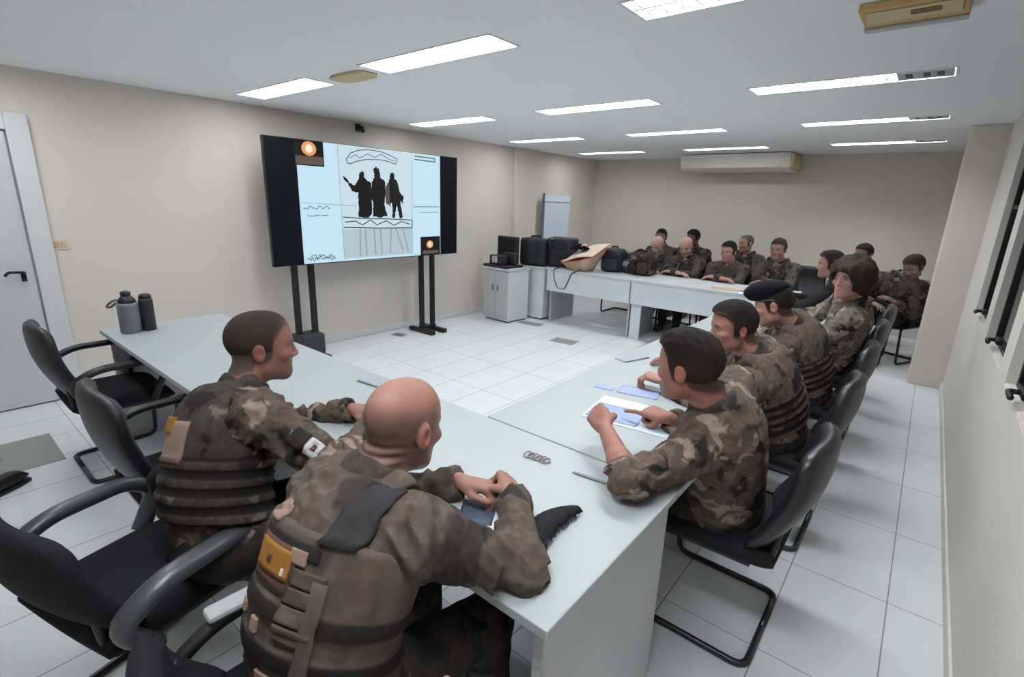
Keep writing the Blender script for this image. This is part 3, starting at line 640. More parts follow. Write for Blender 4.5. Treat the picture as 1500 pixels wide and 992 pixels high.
sheet('document', 'white sheet near the corner where the table rows meet', -1.1, 5.72, -.2, .3, .2, group='papers on the far desk')
sheet('document', 'white sheet beside the tan folder on the far desk', -1.35, 5.66, .4, .28, .2, group='papers on the far desk')
sheet('document', 'pale sheet at the far end of the window side table', -.75, 4.9, .1, .3, .22)
# ------------------------------------------------------------------ chairs (local: facing +Y, origin on the floor under the seat)
def make_chair(name, label, group, arms=True, top=.93, arm_mat='black_plastic', back_mat='leather', arm_pad=None, drop=0., thick=.019):
    t = thing(name, label, 'chair', (0, 0, 0), 0, group)
    hw = .235
    def bmid(u, v):
        s_ = (v+1)/2; x = hw*u*(1-.12*s_**3)*(1-.10*(abs(v)**6)); z = .47+(top-.47)*s_
        # rounded corners
        z -= .03*abs(u)**5*max(0, v)
        y = -.18-.14*s_-.035*math.sin(PI*s_)+.045*u*u+.02*s_*s_
        return (x, y, z)
    MB().pillow(bmid, lambda u, v: .026*(1-abs(u)**8)**.5*(1-abs(v)**10)**.5+.006, 24, 26).build('backrest', M[back_mat], t)
    def smid(u, v):
        return (.235*u*(1-.06*abs(v)**4), .235*v, .432-.03*max(0, v)**4+.012*u*u)
    MB().pillow(smid, lambda u, v: .032*(1-abs(u)**8)**.5*(1-abs(v)**8)**.5+.006, 22, 22).build('seat', M['fabric'], t)
    fr = MB()
    for s_ in (-1, 1):
        fr.tube([(s_*.19, -.16, .40), (s_*.2, .19, .40), (s_*.225, .235, .36), (s_*.235, .215, .013), (s_*.235, -.21, .013), (0, -.21, .013)], .0125, 10, fillet=.05)
        fr.tube([(s_*.17, -.05, .4), (s_*.17, -.215, .42), (s_*.17, -.235, .62)], .012, 8, fillet=.05)
    fr.tube([(-.19, -.05, .40), (.19, -.05, .40)], .011, 8)
    fr.build('frame', M['dark_metal'], t)
    if arms:
        for s_ in (-1, 1):
            a = MB().tube([(s_*.265, -.15, .43), (s_*.275, -.24, .60-drop), (s_*.285, -.12, .665-drop), (s_*.285, .12, .665-drop), (s_*.275, .2, .6-drop), (s_*.26, .12, .43)], thick, 12, fillet=.09, rz=thick*1.25).build('armrest', M[arm_mat], t)
            if arm_pad: MB().box((s_*.285-.028, -.14, .678-drop), (s_*.285+.028, .17, .70-drop), .01).build('arm_pad', M[arm_pad], a)
    return t
chair0 = make_chair('office_chair', 'x', 'sled base conference chairs', True, .90)
def chair(x, y, rz, label, src=None, group='sled base conference chairs', z=0):
    c = copy_tree(src or chair0); c.location = (x, y, z); c.rotation_euler = (0, 0, rz); c['label'] = label; c['group'] = group
    return c
chair0.location = (-3.55, .67, 0); chair0['label'] = 'empty black chair at the near table end by the bottle'
chair(-2.25, .645, .0, 'empty black chair between the bottle end chair and the first near officer')
# the two chairs of the near officers have broad arms of their own
ca = make_chair('office_chair', 'black chair with thick loop arms under the near officer with cropped hair', 'chairs of the near officers', True, .80, 'grey_plastic', 'fabric', drop=.05, thick=.026)
ca.location = (-1.68, .32, 0); ca.rotation_euler = (0, 0, .27)
cb_ = make_chair('office_chair', 'black chair with pale arm pads under the bald officer', 'chairs of the near officers', True, .72, 'black_plastic', 'fabric', 'light_plastic', drop=.10)
cb_.location = (-.90, .44, 0); cb_.rotation_euler = (0, 0, -.05)
chair(-3.45, 6.9, PI, 'empty black chair behind the far desk that holds the tan bag', group='chairs of the far rows')
side0 = make_chair('office_chair', 'x', 'chairs along the window side', False, .87)
for k, (y, lab) in enumerate(((1.89, 'black chair of the nearest officer on the window side'), (2.72, 'black chair of the second officer from the camera on the window side'), (3.52, 'black chair of the officer in the black beret'), (4.32, 'black chair of the officer with bushy brown hair'), (5.15, 'black chair behind the bushy haired officer, occupied by the man in black'))):
    if k == 0: side0.location = (-.43, y, 0); side0.rotation_euler = (0, 0, PI/2); side0['label'] = lab
    else: chair(-.43, y, PI/2, lab, side0, group='chairs along the window side')
# ------------------------------------------------------------------ distance-field modelling of people
def V3(*a): return np.array(a, dtype=np.float64)
def nz(v): v = np.asarray(v, float); return v/(np.linalg.norm(v)+1e-12)
def noise3(p, f, seed=0):
    r = np.random.default_rng(seed); o = 0
    for i in range(5):
        k = r.normal(size=3); k = k/np.linalg.norm(k)*f*(.6+.9*r.random()); ph = r.random()*6.28
        o = o+np.sin(p @ k.astype(np.float32)+ph+.9*np.sin(p @ (r.normal(size=3)*f*.5).astype(np.float32)))
    return o/5
def cap(a, b, r1, r2, flat=None):
    a = np.asarray(a, np.float32); b = np.asarray(b, np.float32); ba = b-a; L2 = float(ba @ ba)+1e-12
    def f(p):
        pa = p-a; t = np.clip((pa @ ba)/L2, 0, 1); q = pa-t[..., None]*ba
        d = np.sqrt((q*q).sum(-1))-(r1+(r2-r1)*t)
        if flat: # cut flat at the b end
            d = np.maximum(d, ((p-b) @ (ba/math.sqrt(L2))))
        return d
    return f
def ell(c, r, R=None):
    c = np.asarray(c, np.float32); r = np.asarray(r, np.float32); R = None if R is None else np.asarray(R, np.float32)
    def f(p):
        q = p-c
        if R is not None: q = q @ R.T       # rows of R = local axes
        k0 = np.sqrt(((q/r)**2).sum(-1)); k1 = np.sqrt(((q/(r*r))**2).sum(-1))
        return k0*(k0-1)/np.maximum(k1, 1e-6)
    return f
def box(c, h, R, rnd=.01):
    c = np.asarray(c, np.float32); h = np.asarray(h, np.float32)-rnd; R = np.asarray(R, np.float32)
    def f(p):
        q = np.abs((p-c) @ R.T)-h
        return np.sqrt((np.maximum(q, 0)**2).sum(-1))+np.minimum(q.max(-1), 0)-rnd
    return f
def tor(c, ax, R0, r, ex=1.):
    c = np.asarray(c, np.float32); ax = nz(ax).astype(np.float32)
    def f(p):
        q = p-c; h = q @ ax; w = np.sqrt(np.maximum((q*q).sum(-1)-h*h, 1e-9))-R0
        return np.sqrt(w*w+(h/ex)**2)-r
    return f
def plane(pt, n):  # negative on the side opposite to n
    pt = np.asarray(pt, np.float32); n = nz(n).astype(np.float32)
    return lambda p: (p-pt) @ n
def combine(d, e, mode, k):
    if mode == 'u':
        if k <= 0: return np.minimum(d, e)
        h = np.clip(.5+.5*(d-e)/k, 0, 1); return d+(e-d)*h-k*h*(1-h)
    if mode == 's':
        e = -e
        if k <= 0: return np.maximum(d, e)
        h = np.clip(.5-.5*(d-e)/k, 0, 1); return d+(e-d)*h+k*h*(1-h)
    if mode == 'i':
        if k <= 0: return np.maximum(d, e)
        h = np.clip(.5-.5*(d-e)/k, 0, 1); return d+(e-d)*h+k*h*(1-h)
    if mode == 'd': return d+e
def evalf(ops, p):
    p = np.asarray(p, np.float32); d = np.full(p.shape[:-1], 9., np.float32)
    for mode, f, k in ops: d = combine(d, f(p), mode, k)
    return d
def sdf_mesh(ops, lo, hi, h):
    B = 8; lo = np.asarray(lo, float); n = np.ceil((np.asarray(hi)-lo)/h/B).astype(int)
    I = np.stack(np.meshgrid(*[np.arange(k) for k in n], indexing='ij'), -1).reshape(-1, 3)
    C = (lo+(I*B+(B-1)/2)*h).astype(np.float32)
    Dc = evalf(ops, C); diag = B*h*.87
    near = np.abs(Dc) < diag*1.6+.012
    N = n*B; F = np.where(Dc > 0, np.float32(1), np.float32(-1)).reshape(n)
    F = np.repeat(np.repeat(np.repeat(F, B, 0), B, 1), B, 2)
    In = I[near]; Cn = C[near]
    o = np.stack(np.meshgrid(*[np.arange(B)]*3, indexing='ij'), -1).reshape(-1, 3)
    for s in range(0, len(In), 4000):
        ii = In[s:s+4000]; cc = Cn[s:s+4000]
        P = (lo+(ii[:, None, :]*B+o[None])*h).astype(np.float32)
        D = np.full(P.shape[:2], 9., np.float32); dc = np.full(len(ii), 9., np.float32)
        for mode, f, k in ops:
            if mode == 'd':
                D = D+f(P); continue
            e = f(cc)
            if mode == 'u':
                m = e-np.minimum(dc, diag) < diag*2.2+k; dc = combine(dc, e, 'u', k)
            elif mode == 's': m = e < diag*1.5+k
            else: m = e > -(diag*1.5+k)
            if m.any(): D[m] = combine(D[m], f(P[m]), mode, k)
        G = ii[:, None, :]*B+o[None]
        F[G[..., 0], G[..., 1], G[..., 2]] = D
    S = F < 0
    a = S[:-1, :-1, :-1].astype(np.int8)
    cnt = sum(S[i:N[0]-1+i, j:N[1]-1+j, k:N[2]-1+k].astype(np.int8) for i in (0, 1) for j in (0, 1) for k in (0, 1))
    act = (cnt > 0) & (cnt < 8); idx = np.argwhere(act); vid = np.full(act.shape, -1, np.int32); vid[tuple(idx.T)] = np.arange(len(idx))
    acc = np.zeros((len(idx), 3)); num = np.zeros(len(idx))
    cor = [(i, j, k) for i in (0, 1) for j in (0, 1) for k in (0, 1)]
    val = {c: F[idx[:, 0]+c[0], idx[:, 1]+c[1], idx[:, 2]+c[2]] for c in cor}
    for c in cor:
        for ax in range(3):
            if c[ax]: continue
            e = list(c); e[ax] = 1; e = tuple(e); v0, v1 = val[c], val[e]; m = (v0 < 0) != (v1 < 0)
            t = np.where(m, v0/np.where(m, v0-v1, 1), 0); q = np.tile(np.array(c, float), (len(idx), 1)); q[:, ax] += t
            acc[m] += q[m]; num[m] += 1
    verts = lo+(idx+acc/np.maximum(num, 1)[:, None])*h
    quads = []
    for ax in range(3):
        b1, b2 = (ax+1) % 3, (ax+2) % 3
        sl = [slice(None)]*3; sl2 = [slice(None)]*3; sl[ax] = slice(0, -1); sl2[ax] = slice(1, None)
        X = S[tuple(sl)] != S[tuple(sl2)]; e = np.argwhere(X)
        e = e[(e[:, b1] > 0) & (e[:, b2] > 0) & (e[:, b1] < N[b1]-1) & (e[:, b2] < N[b2]-1)]
        ins = S[tuple(e.T)]
        def g(d1, d2):
            q = e.copy(); q[:, b1] -= d1; q[:, b2] -= d2; return vid[tuple(q.T)]
        Q = np.stack([g(1, 1), g(0, 1), g(0, 0), g(1, 0)], 1); Q[~ins] = Q[~ins][:, ::-1]; quads.append(Q)
    Q = np.concatenate(quads); Q = Q[(Q >= 0).all(1)]
    return verts, Q
def mesh_obj(name, verts, quads, mats, parent=None, origin=(0, 0, 0), color=None, matidx=None, smooth_it=0):
    me = bpy.data.meshes.new(name); nv, nf = len(verts), len(quads)
    V = np.asarray(verts, float)
    for _ in range(smooth_it):       # light Laplacian smoothing
        A = np.zeros_like(V); w = np.zeros(nv)
        for i in range(4):
            a, b = quads[:, i], quads[:, (i+1) % 4]; np.add.at(A, a, V[b]); np.add.at(w, a, 1); np.add.at(A, b, V[a]); np.add.at(w, b, 1)
        V = V*.5+.5*A/np.maximum(w, 1)[:, None]
    L = (V-np.asarray(origin)).astype(np.float32)
    me.vertices.add(nv); me.vertices.foreach_set('co', L.ravel())
    me.loops.add(nf*4); me.loops.foreach_set('vertex_index', quads.astype(np.int32).ravel())
    me.polygons.add(nf); me.polygons.foreach_set('loop_start', np.arange(nf, dtype=np.int32)*4); 
    me.polygons.foreach_set('use_smooth', np.ones(nf, bool))
    for m in (mats if isinstance(mats, (list, tuple)) else [mats]): me.materials.append(m)
    if matidx is not None: me.polygons.foreach_set('material_index', matidx.astype(np.int32))
    if color is not None:
        at = me.color_attributes.new('Col', 'FLOAT_COLOR', 'POINT'); at.data.foreach_set('color', np.concatenate([color, np.ones((nv, 1))], 1).astype(np.float32).ravel())
    me.update(calc_edges=True); me.validate()
    o = bpy.data.objects.new(name, me); COL.objects.link(o)
    if parent: o.parent = parent
    else: o.location = origin
    return o

def hand_ops(ops, w, d, n, side, curl, sc=1., spread=0., thumb='side'):
    """w wrist, d towards the fingers, n the way the palm faces, curl = three bends per finger (radians)"""
    d = nz(d); n = nz(np.asarray(n)-d*np.dot(n, d)); t = np.cross(d, n)*(1 if side == 'R' else -1)
    P = lambda a, b, c: w+(d*a+t*b+n*c)*sc
    kn = [.029, .010, -.010, -.028]; kl = [.088, .092, .087, .078]; seg = [(.042, .026, .021), (.047, .030, .023), (.043, .027, .022), (.033, .021, .019)]
    for i in range(4):
        ops.append(('u', cap(P(.012, kn[i]*.62, 0), P(kl[i], kn[i], 0), .0155*sc, .0122*sc), .012))
    ops.append(('u', ell(P(.05, 0, .004), np.array((.045, .038, .016))*sc, np.stack([d, t, n])), .012))
    for i in range(4):
        a = P(kl[i], kn[i], 0); ang = 0; cc = curl[i] if isinstance(curl[0], (tuple, list)) else curl
        tt = t*spread*(1.5-i)
        for j in range(3):
            ang += cc[j]; dd = nz(d*math.cos(ang)+n*math.sin(ang)+tt*math.cos(ang)); b = a+dd*seg[i][j]*sc
            r0 = (.0098, .0089, .0082)[j]*(1 if i < 3 else .88); ops.append(('u', cap(a, b, r0*sc, r0*.92*sc), .0035 if j else .008)); a = b
    a = P(.018, .02, .006)
    if thumb == 'side': dirs = [(.62, .72, .25), (.9, .3, .25), (.95, .05, .3)]
    elif thumb == 'across': dirs = [(.6, .55, .6), (.75, -.25, .6), (.35, -.8, .45)]
    else: dirs = [(.8, .5, .35), (.97, .12, .2), (.98, -.05, .2)]
    for j, (p, q, r_) in enumerate(dirs):
        dd = nz(d*p+t*q+n*r_); b = a+dd*(.042, .032, .027)[j]*sc; r0 = (.0135, .0112, .0102)[j]
        ops.append(('u', cap(a, b, r0*sc, r0*.9*sc), .01 if j == 0 else .004)); a = b
FIST = (1.35, 1.6, 1.1); RELAX = (.35, .45, .3); LOOSE = (.75, .9, .6); FLAT = (.08, .12, .08)

def head_axes(yaw, pitch, roll):
    """yaw: heading of the face, 0 = +Y, positive turns left (towards -X); pitch: + looks down"""
    f = np.array((-math.sin(yaw)*math.cos(pitch), math.cos(yaw)*math.cos(pitch), -math.sin(pitch)))
    r = np.array((math.cos(yaw), math.sin(yaw), 0.)); u = np.cross(r, f)
    r2 = r*math.cos(roll)+u*math.sin(roll); u2 = np.cross(r2, f)
    return np.stack([r2, f, u2])
def head_ops(ops, H, A, s=1., jaw=1., nose=1., fine=True):
    W = lambda x, y, z: H+(A[0]*x+A[1]*y+A[2]*z)*s
    S = lambda *r: np.array(r)*s
    ops += [('u', ell(W(0, -.014, .032), S(.076, .098, .088), A), .03), ('u', ell(W(0, .028, .03), S(.066, .066, .078), A), .03),
            ('u', ell(W(0, .030, -.042), S(.060*jaw, .062, .074), A), .03), ('u', cap(W(-.046*jaw, .012, -.068), W(-.016, .066, -.097), .024*s, .020*s), .028), ('u', cap(W(.046*jaw, .012, -.068), W(.016, .066, -.097), .024*s, .020*s), .028),
            ('u', ell(W(0, .068, -.094), S(.026, .022, .020), A), .02), ('u', ell(W(0, .064, -.060), S(.032, .027, .028), A), .02)]
    if fine:
        for q in (-1, 1):
            ops += [('u', ell(W(q*.042, .064, -.022), S(.024, .024, .018), A), .018)]
            ops += [('s', ell(W(q*.031, .104, .004), S(.019, .016, .012), A), .012)]
            ops += [('u', ell(W(q*.031, .0775, .003), S(.0135, .0125, .012), A), .003)]
        ops += [('u', cap(W(-.04, .079, .020), W(-.012, .090, .019), .0085*s, .0095*s), .012), ('u', cap(W(.04, .079, .020), W(.012, .090, .019), .0085*s, .0095*s), .012)]
        ops += [('u', cap(W(0, .087, .012), W(0, .107*nose, -.030), .0085*s, .0105*s), .012), ('u', ell(W(-.013, .096, -.034), S(.0085, .011, .008), A), .006), ('u', ell(W(.013, .096, -.034), S(.0085, .011, .008), A), .006)]
        ops += [('u', cap(W(-.019, .0835, -.0625), W(.019, .0835, -.0625), .0055*s, .0055*s), .008), ('u', cap(W(-.016, .084, -.0725), W(.016, .084, -.0725), .0062*s, .0062*s), .008), ('s', cap(W(-.024, .0925, -.0672), W(.024, .0925, -.0672), .0026*s, .0026*s), .003)]
    for q in (-1, 1):
        ca, sa = math.cos(.35), math.sin(.35)
        R = np.stack([A[0]*ca+A[1]*sa*q*-1, A[1]*ca*1+A[0]*sa*q, A[2]]); R[1] = nz(R[1]); R[0] = nz(np.cross(R[1], R[2]))
        ops += [('u', ell(W(q*.079, -.012, -.006), S(.0095, .021, .033), R), .006)]
        if fine: ops += [('s', ell(W(q*.090, -.006, -.004), S(.009, .0105, .017), R), .004)]
def head_color(V, H, A, s, tone, bald=False, stubble=.25, hairy=None, hz=.082):
    q = (V-H) @ A.T/s; x, y, z = q[:, 0], q[:, 1], q[:, 2]
    c = np.tile(np.array(tone), (len(V), 1)); sm = lambda e0, e1, v: np.clip((v-e0)/(e1-e0), 0, 1)**2*(3-2*np.clip((v-e0)/(e1-e0), 0, 1))
    inh = (np.abs(x) < .12) & (np.abs(y) < .15) & (np.abs(z) < .14)
    def mixc(m, col): 
        nonlocal c; m = (m*inh)[:, None]; c = c*(1-m)+np.array(col)*m
    t = np.array(tone)
    g = lambda x0, y0, z0, rx, ry, rz: np.exp(-(((np.abs(x)-x0)/rx)**2+((y-y0)/ry)**2+((z-z0)/rz)**2))
    mixc(.45*g(.045, .07, -.03, .03, .03, .02), t*np.array((1.15, .8, .75)))        # cheeks
    mixc(.5*g(0, .115, -.03, .02, .02, .014), t*np.array((1.15, .8, .75)))          # nose tip
    mixc(.5*g(.085, -.012, -.006, .016, .03, .04), t*np.array((1.2, .72, .68)))     # ears
    if stubble:
        m = stubble*sm(.0, .05, y)*sm(-.035, -.06, z); mixc(m, t*.42)
    mixc(.55*g(0, .088, -.067, .022, .014, .0085), t*np.array((.9, .58, .55)))      # lips
    mixc(.7*g(0, .088, -.0672, .022, .02, .0018), t*.35)
    mixc(.92*np.exp(-(((np.abs(x)-.030)/.017)**4+((z-(.023-.06*(np.abs(x)-.03)**1))/.0055)**4))*sm(.05, .07, y), np.array((.02, .015, .012)))  # brows
    e = ((np.abs(x)-.031)/.0125)**2+((z-.003)/.0062)**2
    mixc(np.clip(1.6-1.2*e, 0, 1)*sm(.07, .078, y)*.9, np.array((.42, .38, .35)))
    e2 = ((np.abs(x)-.031)/.0060)**2+((z-.003)/.0060)**2
    mixc(np.clip(1.8-1.4*e2, 0, 1)*sm(.07, .078, y), np.array((.018, .012, .010)))
    mixc(.7*np.exp(-(((np.abs(x)-.031)/.016)**4+((z-.0105)/.0026)**2))*sm(.06, .075, y), t*.25)    # upper lid line
    if hairy is not None:   # short hair thinning out along the hairline
        zl = np.interp(y, [-.12, -.07, -.035, -.012, .012, .026, .034, .050, .066, .10], [-.078, -.072, -.060, -.012, -.034, -.030, .040, .060, hz-.002, hz+.004])
        mixc(.85*sm(-.018, .006, z-zl)*sm(.079, .074, np.abs(x)+0*y), np.array(hairy))
    if bald:    # close shaved shadow at the sides and back, bare crown
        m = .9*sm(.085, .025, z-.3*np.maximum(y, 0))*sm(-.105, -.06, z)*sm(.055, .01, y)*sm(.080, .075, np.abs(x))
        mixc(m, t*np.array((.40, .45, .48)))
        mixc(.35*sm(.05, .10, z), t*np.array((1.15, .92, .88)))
    return c

def head_line(p, H, A, s, hz):
    """positive outside the haired part of the head"""
    q = (p-H) @ A.T/s; x, y, z = np.abs(q[..., 0]), q[..., 1], q[..., 2]
    # lowest height with hair as a function of y: nape, behind the ear, sideburn, temple, forehead
    zl = np.interp(y, [-.12, -.07, -.035, -.012, .012, .026, .034, .050, .066, .10], [-.078, -.072, -.060, -.012, -.034, -.030, .040, .060, hz-.002, hz+.004])
    return ((zl-z)*s*.75+.0035*noise3(p, 170, 12)+.0025*noise3(p, 420, 13)).astype(np.float32)
def person(label, cat='person', group=None, P=None, N=None, H=None, yaw=0., hyaw=0., hpitch=0., hroll=0., larm=None, rarm=None, hair='buzz', hair_mat='hair_buzz', vest=None, jacket='camo', tone=(.30, .17, .12),
           res=.007, hres=None, sleeve=(1., 1.), sc=1., feet=None, knees=None, slouch=.03, stubble=.25, bald=False, collar=True, beret=False, patches=True, hand=('relax', 'relax'), shw=.19, jaw=1., seed=0, headscale=1., knee_dx=.14, legdir=None, vest_bands=True, fold=1., leg_front=.40, vtop=None, vband=(.046, .66)):
    P, N, H = [np.asarray(q, float) for q in (P, N, H)]
    f0 = np.array((-math.sin(yaw), math.cos(yaw), 0)); s = nz(N-P); r = nz(np.cross(f0, (0, 0, 1))); f = nz(np.cross(s, r)); r = np.cross(f, s); L = np.linalg.norm(N-P)
    R = np.stack([r, f, s]); A = head_axes(hyaw, hpitch, hroll)
    Hs = headscale
    neck_top = H+(-A[1]*.018-A[2]*.055)*Hs
    shl = N-r*shw-s*.055+f*.015; shr = N+r*shw-s*.055+f*.015
    # arms by two-bone reach
    def arm(sh, spec):
        w, pole = np.asarray(spec['w'], float), nz(spec['pole']); a, b = .295*sc, .262*sc
        v = w-sh; D = np.linalg.norm(v)
        if D > (a+b)*.985: w = sh+v/D*(a+b)*.985; v = w-sh; D = (a+b)*.985
        x = (a*a-b*b+D*D)/(2*D); hgt = math.sqrt(max(a*a-x*x, 1e-6)); u = v/D; q = nz(pole-u*np.dot(pole, u))
        return sh+u*x+q*hgt, w
    eL, wL = arm(shl, larm); eR, wR = arm(shr, rarm)
    # legs
    ld = f0 if legdir is None else nz(legdir)
    lr = nz(np.cross(ld, (0, 0, 1)))
    hipL, hipR = P-r*.09, P+r*.09
    kn = knees or [P+ld*leg_front-lr*knee_dx-(0, 0, .02), P+ld*leg_front+lr*knee_dx-(0, 0, .02)]
    kn = [np.array((k[0], k[1], .50)) for k in kn]
    ft = feet or [np.array((k[0], k[1], .09))+ld*.02 for k in kn]
    ft = [np.asarray(k, float) for k in ft]
    # ---- skin: ONE continuous body
    ops = [('u', cap(P, N-s*.03, .10, .095), 0), ('u', cap(shl, shr, .045, .045), .05)]
    for hp, k, a in ((hipL, kn[0], ft[0]), (hipR, kn[1], ft[1])):
        ops += [('u', cap(hp, k, .068, .048), .03), ('u', cap(k, a, .047, .032), .02), ('u', cap(a-(0, 0, .045), a+ld*.13-(0, 0, .06), .03, .025), .02)]
    for sh, e, w, sd in ((shl, eL, wL, 0), (shr, eR, wR, 1)):
        ops += [('u', cap(sh, e, .044, .036), .03), ('u', cap(e, e+(w-e)*.35, .036, .0385), .015), ('u', cap(e+(w-e)*.35, w, .0385, .0255), .015)]
    hk = {'fist': FIST, 'relax': RELAX, 'loose': LOOSE, 'flat': FLAT, 'point': ((.1, .15, .1), FIST, FIST, FIST)}
    for sd, (e, w, spec) in enumerate(((eL, wL, larm), (eR, wR, rarm))):
        hp = hand[sd]; hand_ops(ops, w, spec.get('d', w-e), spec.get('n', (0, 0, -1)), 'LR'[sd], hk[hp], sc, .06 if hp in ('relax', 'flat') else 0, 'across' if hp in ('fist', 'point') else 'side' if hp != 'loose' else 'front')
    ops += [('u', cap(neck_top+A[2]*.03*Hs, N+f*.0+s*.0, .056*Hs, .064), .03)]
    head_ops(ops, H, A, Hs, jaw, 1.)
    if bald and hres and hres < .005:      # rolls of the nape
        Hf_, Af_ = H.astype(np.float32), A.astype(np.float32)
        def rolls(p):
            q = (p-Hf_) @ Af_.T; g = np.exp(-((q[..., 2]+.052)/.026)**2)*np.clip((-.03-q[..., 1])/.03, 0, 1)*(np.abs(q[..., 0]) < .09)
            return (-.0035*g*np.sin(q[..., 2]*2*PI/.024+.8*np.cos(q[..., 0]*30))).astype(np.float32)
        ops.append(('d', rolls, 0))
    org = np.array((P[0], P[1], 0.))
    allp = np.array([P, N, H, shl, shr, eL, eR, wL, wR]+kn+ft); lo = allp.min(0)-.24; hi = allp.max(0)+.24; lo[2] = -.03
    v, q = sdf_mesh(ops, lo, hi, hres or res)
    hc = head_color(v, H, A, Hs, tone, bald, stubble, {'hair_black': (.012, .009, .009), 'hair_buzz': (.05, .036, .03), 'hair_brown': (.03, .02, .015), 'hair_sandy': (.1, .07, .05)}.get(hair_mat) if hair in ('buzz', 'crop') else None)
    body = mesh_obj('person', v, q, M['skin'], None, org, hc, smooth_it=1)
    tag(body, label, cat, group)
    def part(name, ops_, m, h=None, parent=body, lo_=None, hi_=None, mi=None, sm=1):
        v, q = sdf_mesh(ops_, lo if lo_ is None else lo_, hi if hi_ is None else hi_, h or res)
        if len(q) == 0: return None
        idx = None
        if mi is not None: idx = mi(v[q].mean(1))
        return mesh_obj(name, v, q, m, parent, org if parent is body else org, None, idx, sm)
    # ---- jacket
    def torso(i, k=.06):
        c0, c1, c2 = P+s*.0+f*.01, P+s*L*.36+f*(.012-slouch), P+s*L*.70+f*(.006-slouch*.7)
        return [('u', ell(c0, (.172+i, .132+i, .13+i), R), k), ('u', ell(c1, (.158+i, .122+i, .15+i), R), k), ('u', ell(c2, (.176+i, .124+i, .165+i), R), k)]
    j = torso(.012)
    j += [('u', cap(shl, shr, .062, .062), .05), ('u', cap(N-s*.005-f*.01, shl+s*.012, .062, .050), .04), ('u', cap(N-s*.005-f*.01, shr+s*.012, .062, .050), .04)]
    if sleeve:
        for sh, e, w, sl in ((shl, eL, wL, sleeve[0]), (shr, eR, wR, sleeve[1])):
            d_ = w-e; end = e+d_*(.97 if sl >= 1 else sl)
            j += [('u', cap(sh, e, .068, .053), .045), ('u', cap(e, end, .052, .043 if sl >= 1 else .056, True), .02)]
            if sl < 1: j += [('u', tor(end-nz(d_)*.012, d_, .040, .013, 1.5), .006)]
    dn = nz(eL-shl); dn2 = nz(eR-shr)
    def folds(p, seed=seed):
        a = noise3(p, 62, seed+1); b = noise3(p, 140, seed+2)
        g = np.exp(-(((p-eL.astype(np.float32))**2).sum(-1))/.02)+np.exp(-(((p-eR.astype(np.float32))**2).sum(-1))/.02)+.5*np.exp(-(((p-shl.astype(np.float32))**2).sum(-1))/.02)+.5*np.exp(-(((p-shr.astype(np.float32))**2).sum(-1))/.02)
        rid = 1-np.abs(a)*2.2
        return np.clip(-(.0042*rid+.0016*b)*(1+1.1*np.clip(g, 0, 1.4))*fold, -.02, .007).astype(np.float32)
    nh_n = nz(s+.35*nz(H-N)-.15*f); nh_p = plane(N+s*.045, nh_n); nh_c = (N+s*.045+nh_n*.07).astype(np.float32)
    def neck_hole(p):
        return np.maximum(-nh_p(p), np.sqrt(((p-nh_c)**2).sum(-1))-.135)
    j += [('d', folds, 0), ('s', neck_hole, .01)]
    jk = part('jacket', j, M[jacket])
    if collar:
        cn = N+s*.028+f*.008; ax = nz(nz(neck_top-N)+.25*s)
        c = [('u', tor(cn, ax, .066, .015, 2.5), 0), ('d', lambda p: .004*noise3(p, 60, seed+5), 0), ('s', cap(cn+f*.05-s*.05, cn+f*.13+s*.08, .012, .03), .01)]
        part('collar', c, M['camo_vest' if collar is True else collar], None, jk, cn-.13, cn+.13)
    # ---- trousers and boots
    tr = [('u', ell(P-s*.03, (.178, .142, .11), R), 0)]
    for hp, k, a in ((hipL, kn[0], ft[0]), (hipR, kn[1], ft[1])):
        tr += [('u', cap(hp, k, .092, .070), .04), ('u', cap(k, a+(0, 0, .06), .068, .056), .03)]
    tr += [('d', lambda p: (-.004*(1-np.abs(noise3(p, 30, seed+8))*2)).astype(np.float32), 0)]
    part('trousers', tr, M['trouser'], max(res, .008))
    for k, (kk, a) in enumerate(zip(kn, ft)):
        b = [('u', cap(a+(0, 0, .16), a, .053, .046), 0), ('u', cap(a-(0, 0, .045), a+ld*.14-(0, 0, .055), .042, .034), .03), ('u', cap(a+ld*.02-(0, 0, .05), a+ld*.15-(0, 0, .058), .046, .044), .02), ('i', plane((0, 0, .004), (0, 0, -1)), 0)]
        part('boot', b, M['boot'], max(res, .008), body, np.minimum(a, a+ld*.2)-.12, np.maximum(a, a+ld*.2)+.24)
    # ---- vest
    vo = None
    if vest:
        vo = torso(.034, .05)
        if vtop: vo += [('i', plane(P+s*L*vtop+f*.0, nz(s+.12*f)), .012)]
        for q_ in (-1, 1):
            for xo in ((-.024, .0, .026) if vtop else (0,)):
                rr = .026 if vtop else .034
                a00 = N+r*(.085+xo)*q_-s*.17-f*.118; a0 = N+r*(.085+xo)*q_-s*.08-f*.100; a1 = N+r*(.095+xo)*q_+s*(.042-abs(xo)*.3)-f*.0; a2 = N+r*(.09+xo)*q_-s*.13+f*.115
                vo += [('u', cap(a00, a0, rr, rr), .012), ('u', cap(a0, a1, rr, rr*.95), .012), ('u', cap(a1, a2, rr*.95, rr), .012)]
        vo += [('i', plane(P+s*.06, -s), .012)]
        nk = cap(N-f*.12+s*.12, N+f*.10+s*.06, .075, .085)
        vo += [('s', nk, .02)]
        for sh, e in ((shl, eL), (shr, eR)): vo += [('s', cap(sh+s*.02, sh+nz(e-sh)*.16-s*.04, .082, .066), .02)]
        P_, s_, r_, f_ = P.astype(np.float32), s.astype(np.float32), r.astype(np.float32), f.astype(np.float32)
        bp_, bl_ = vband
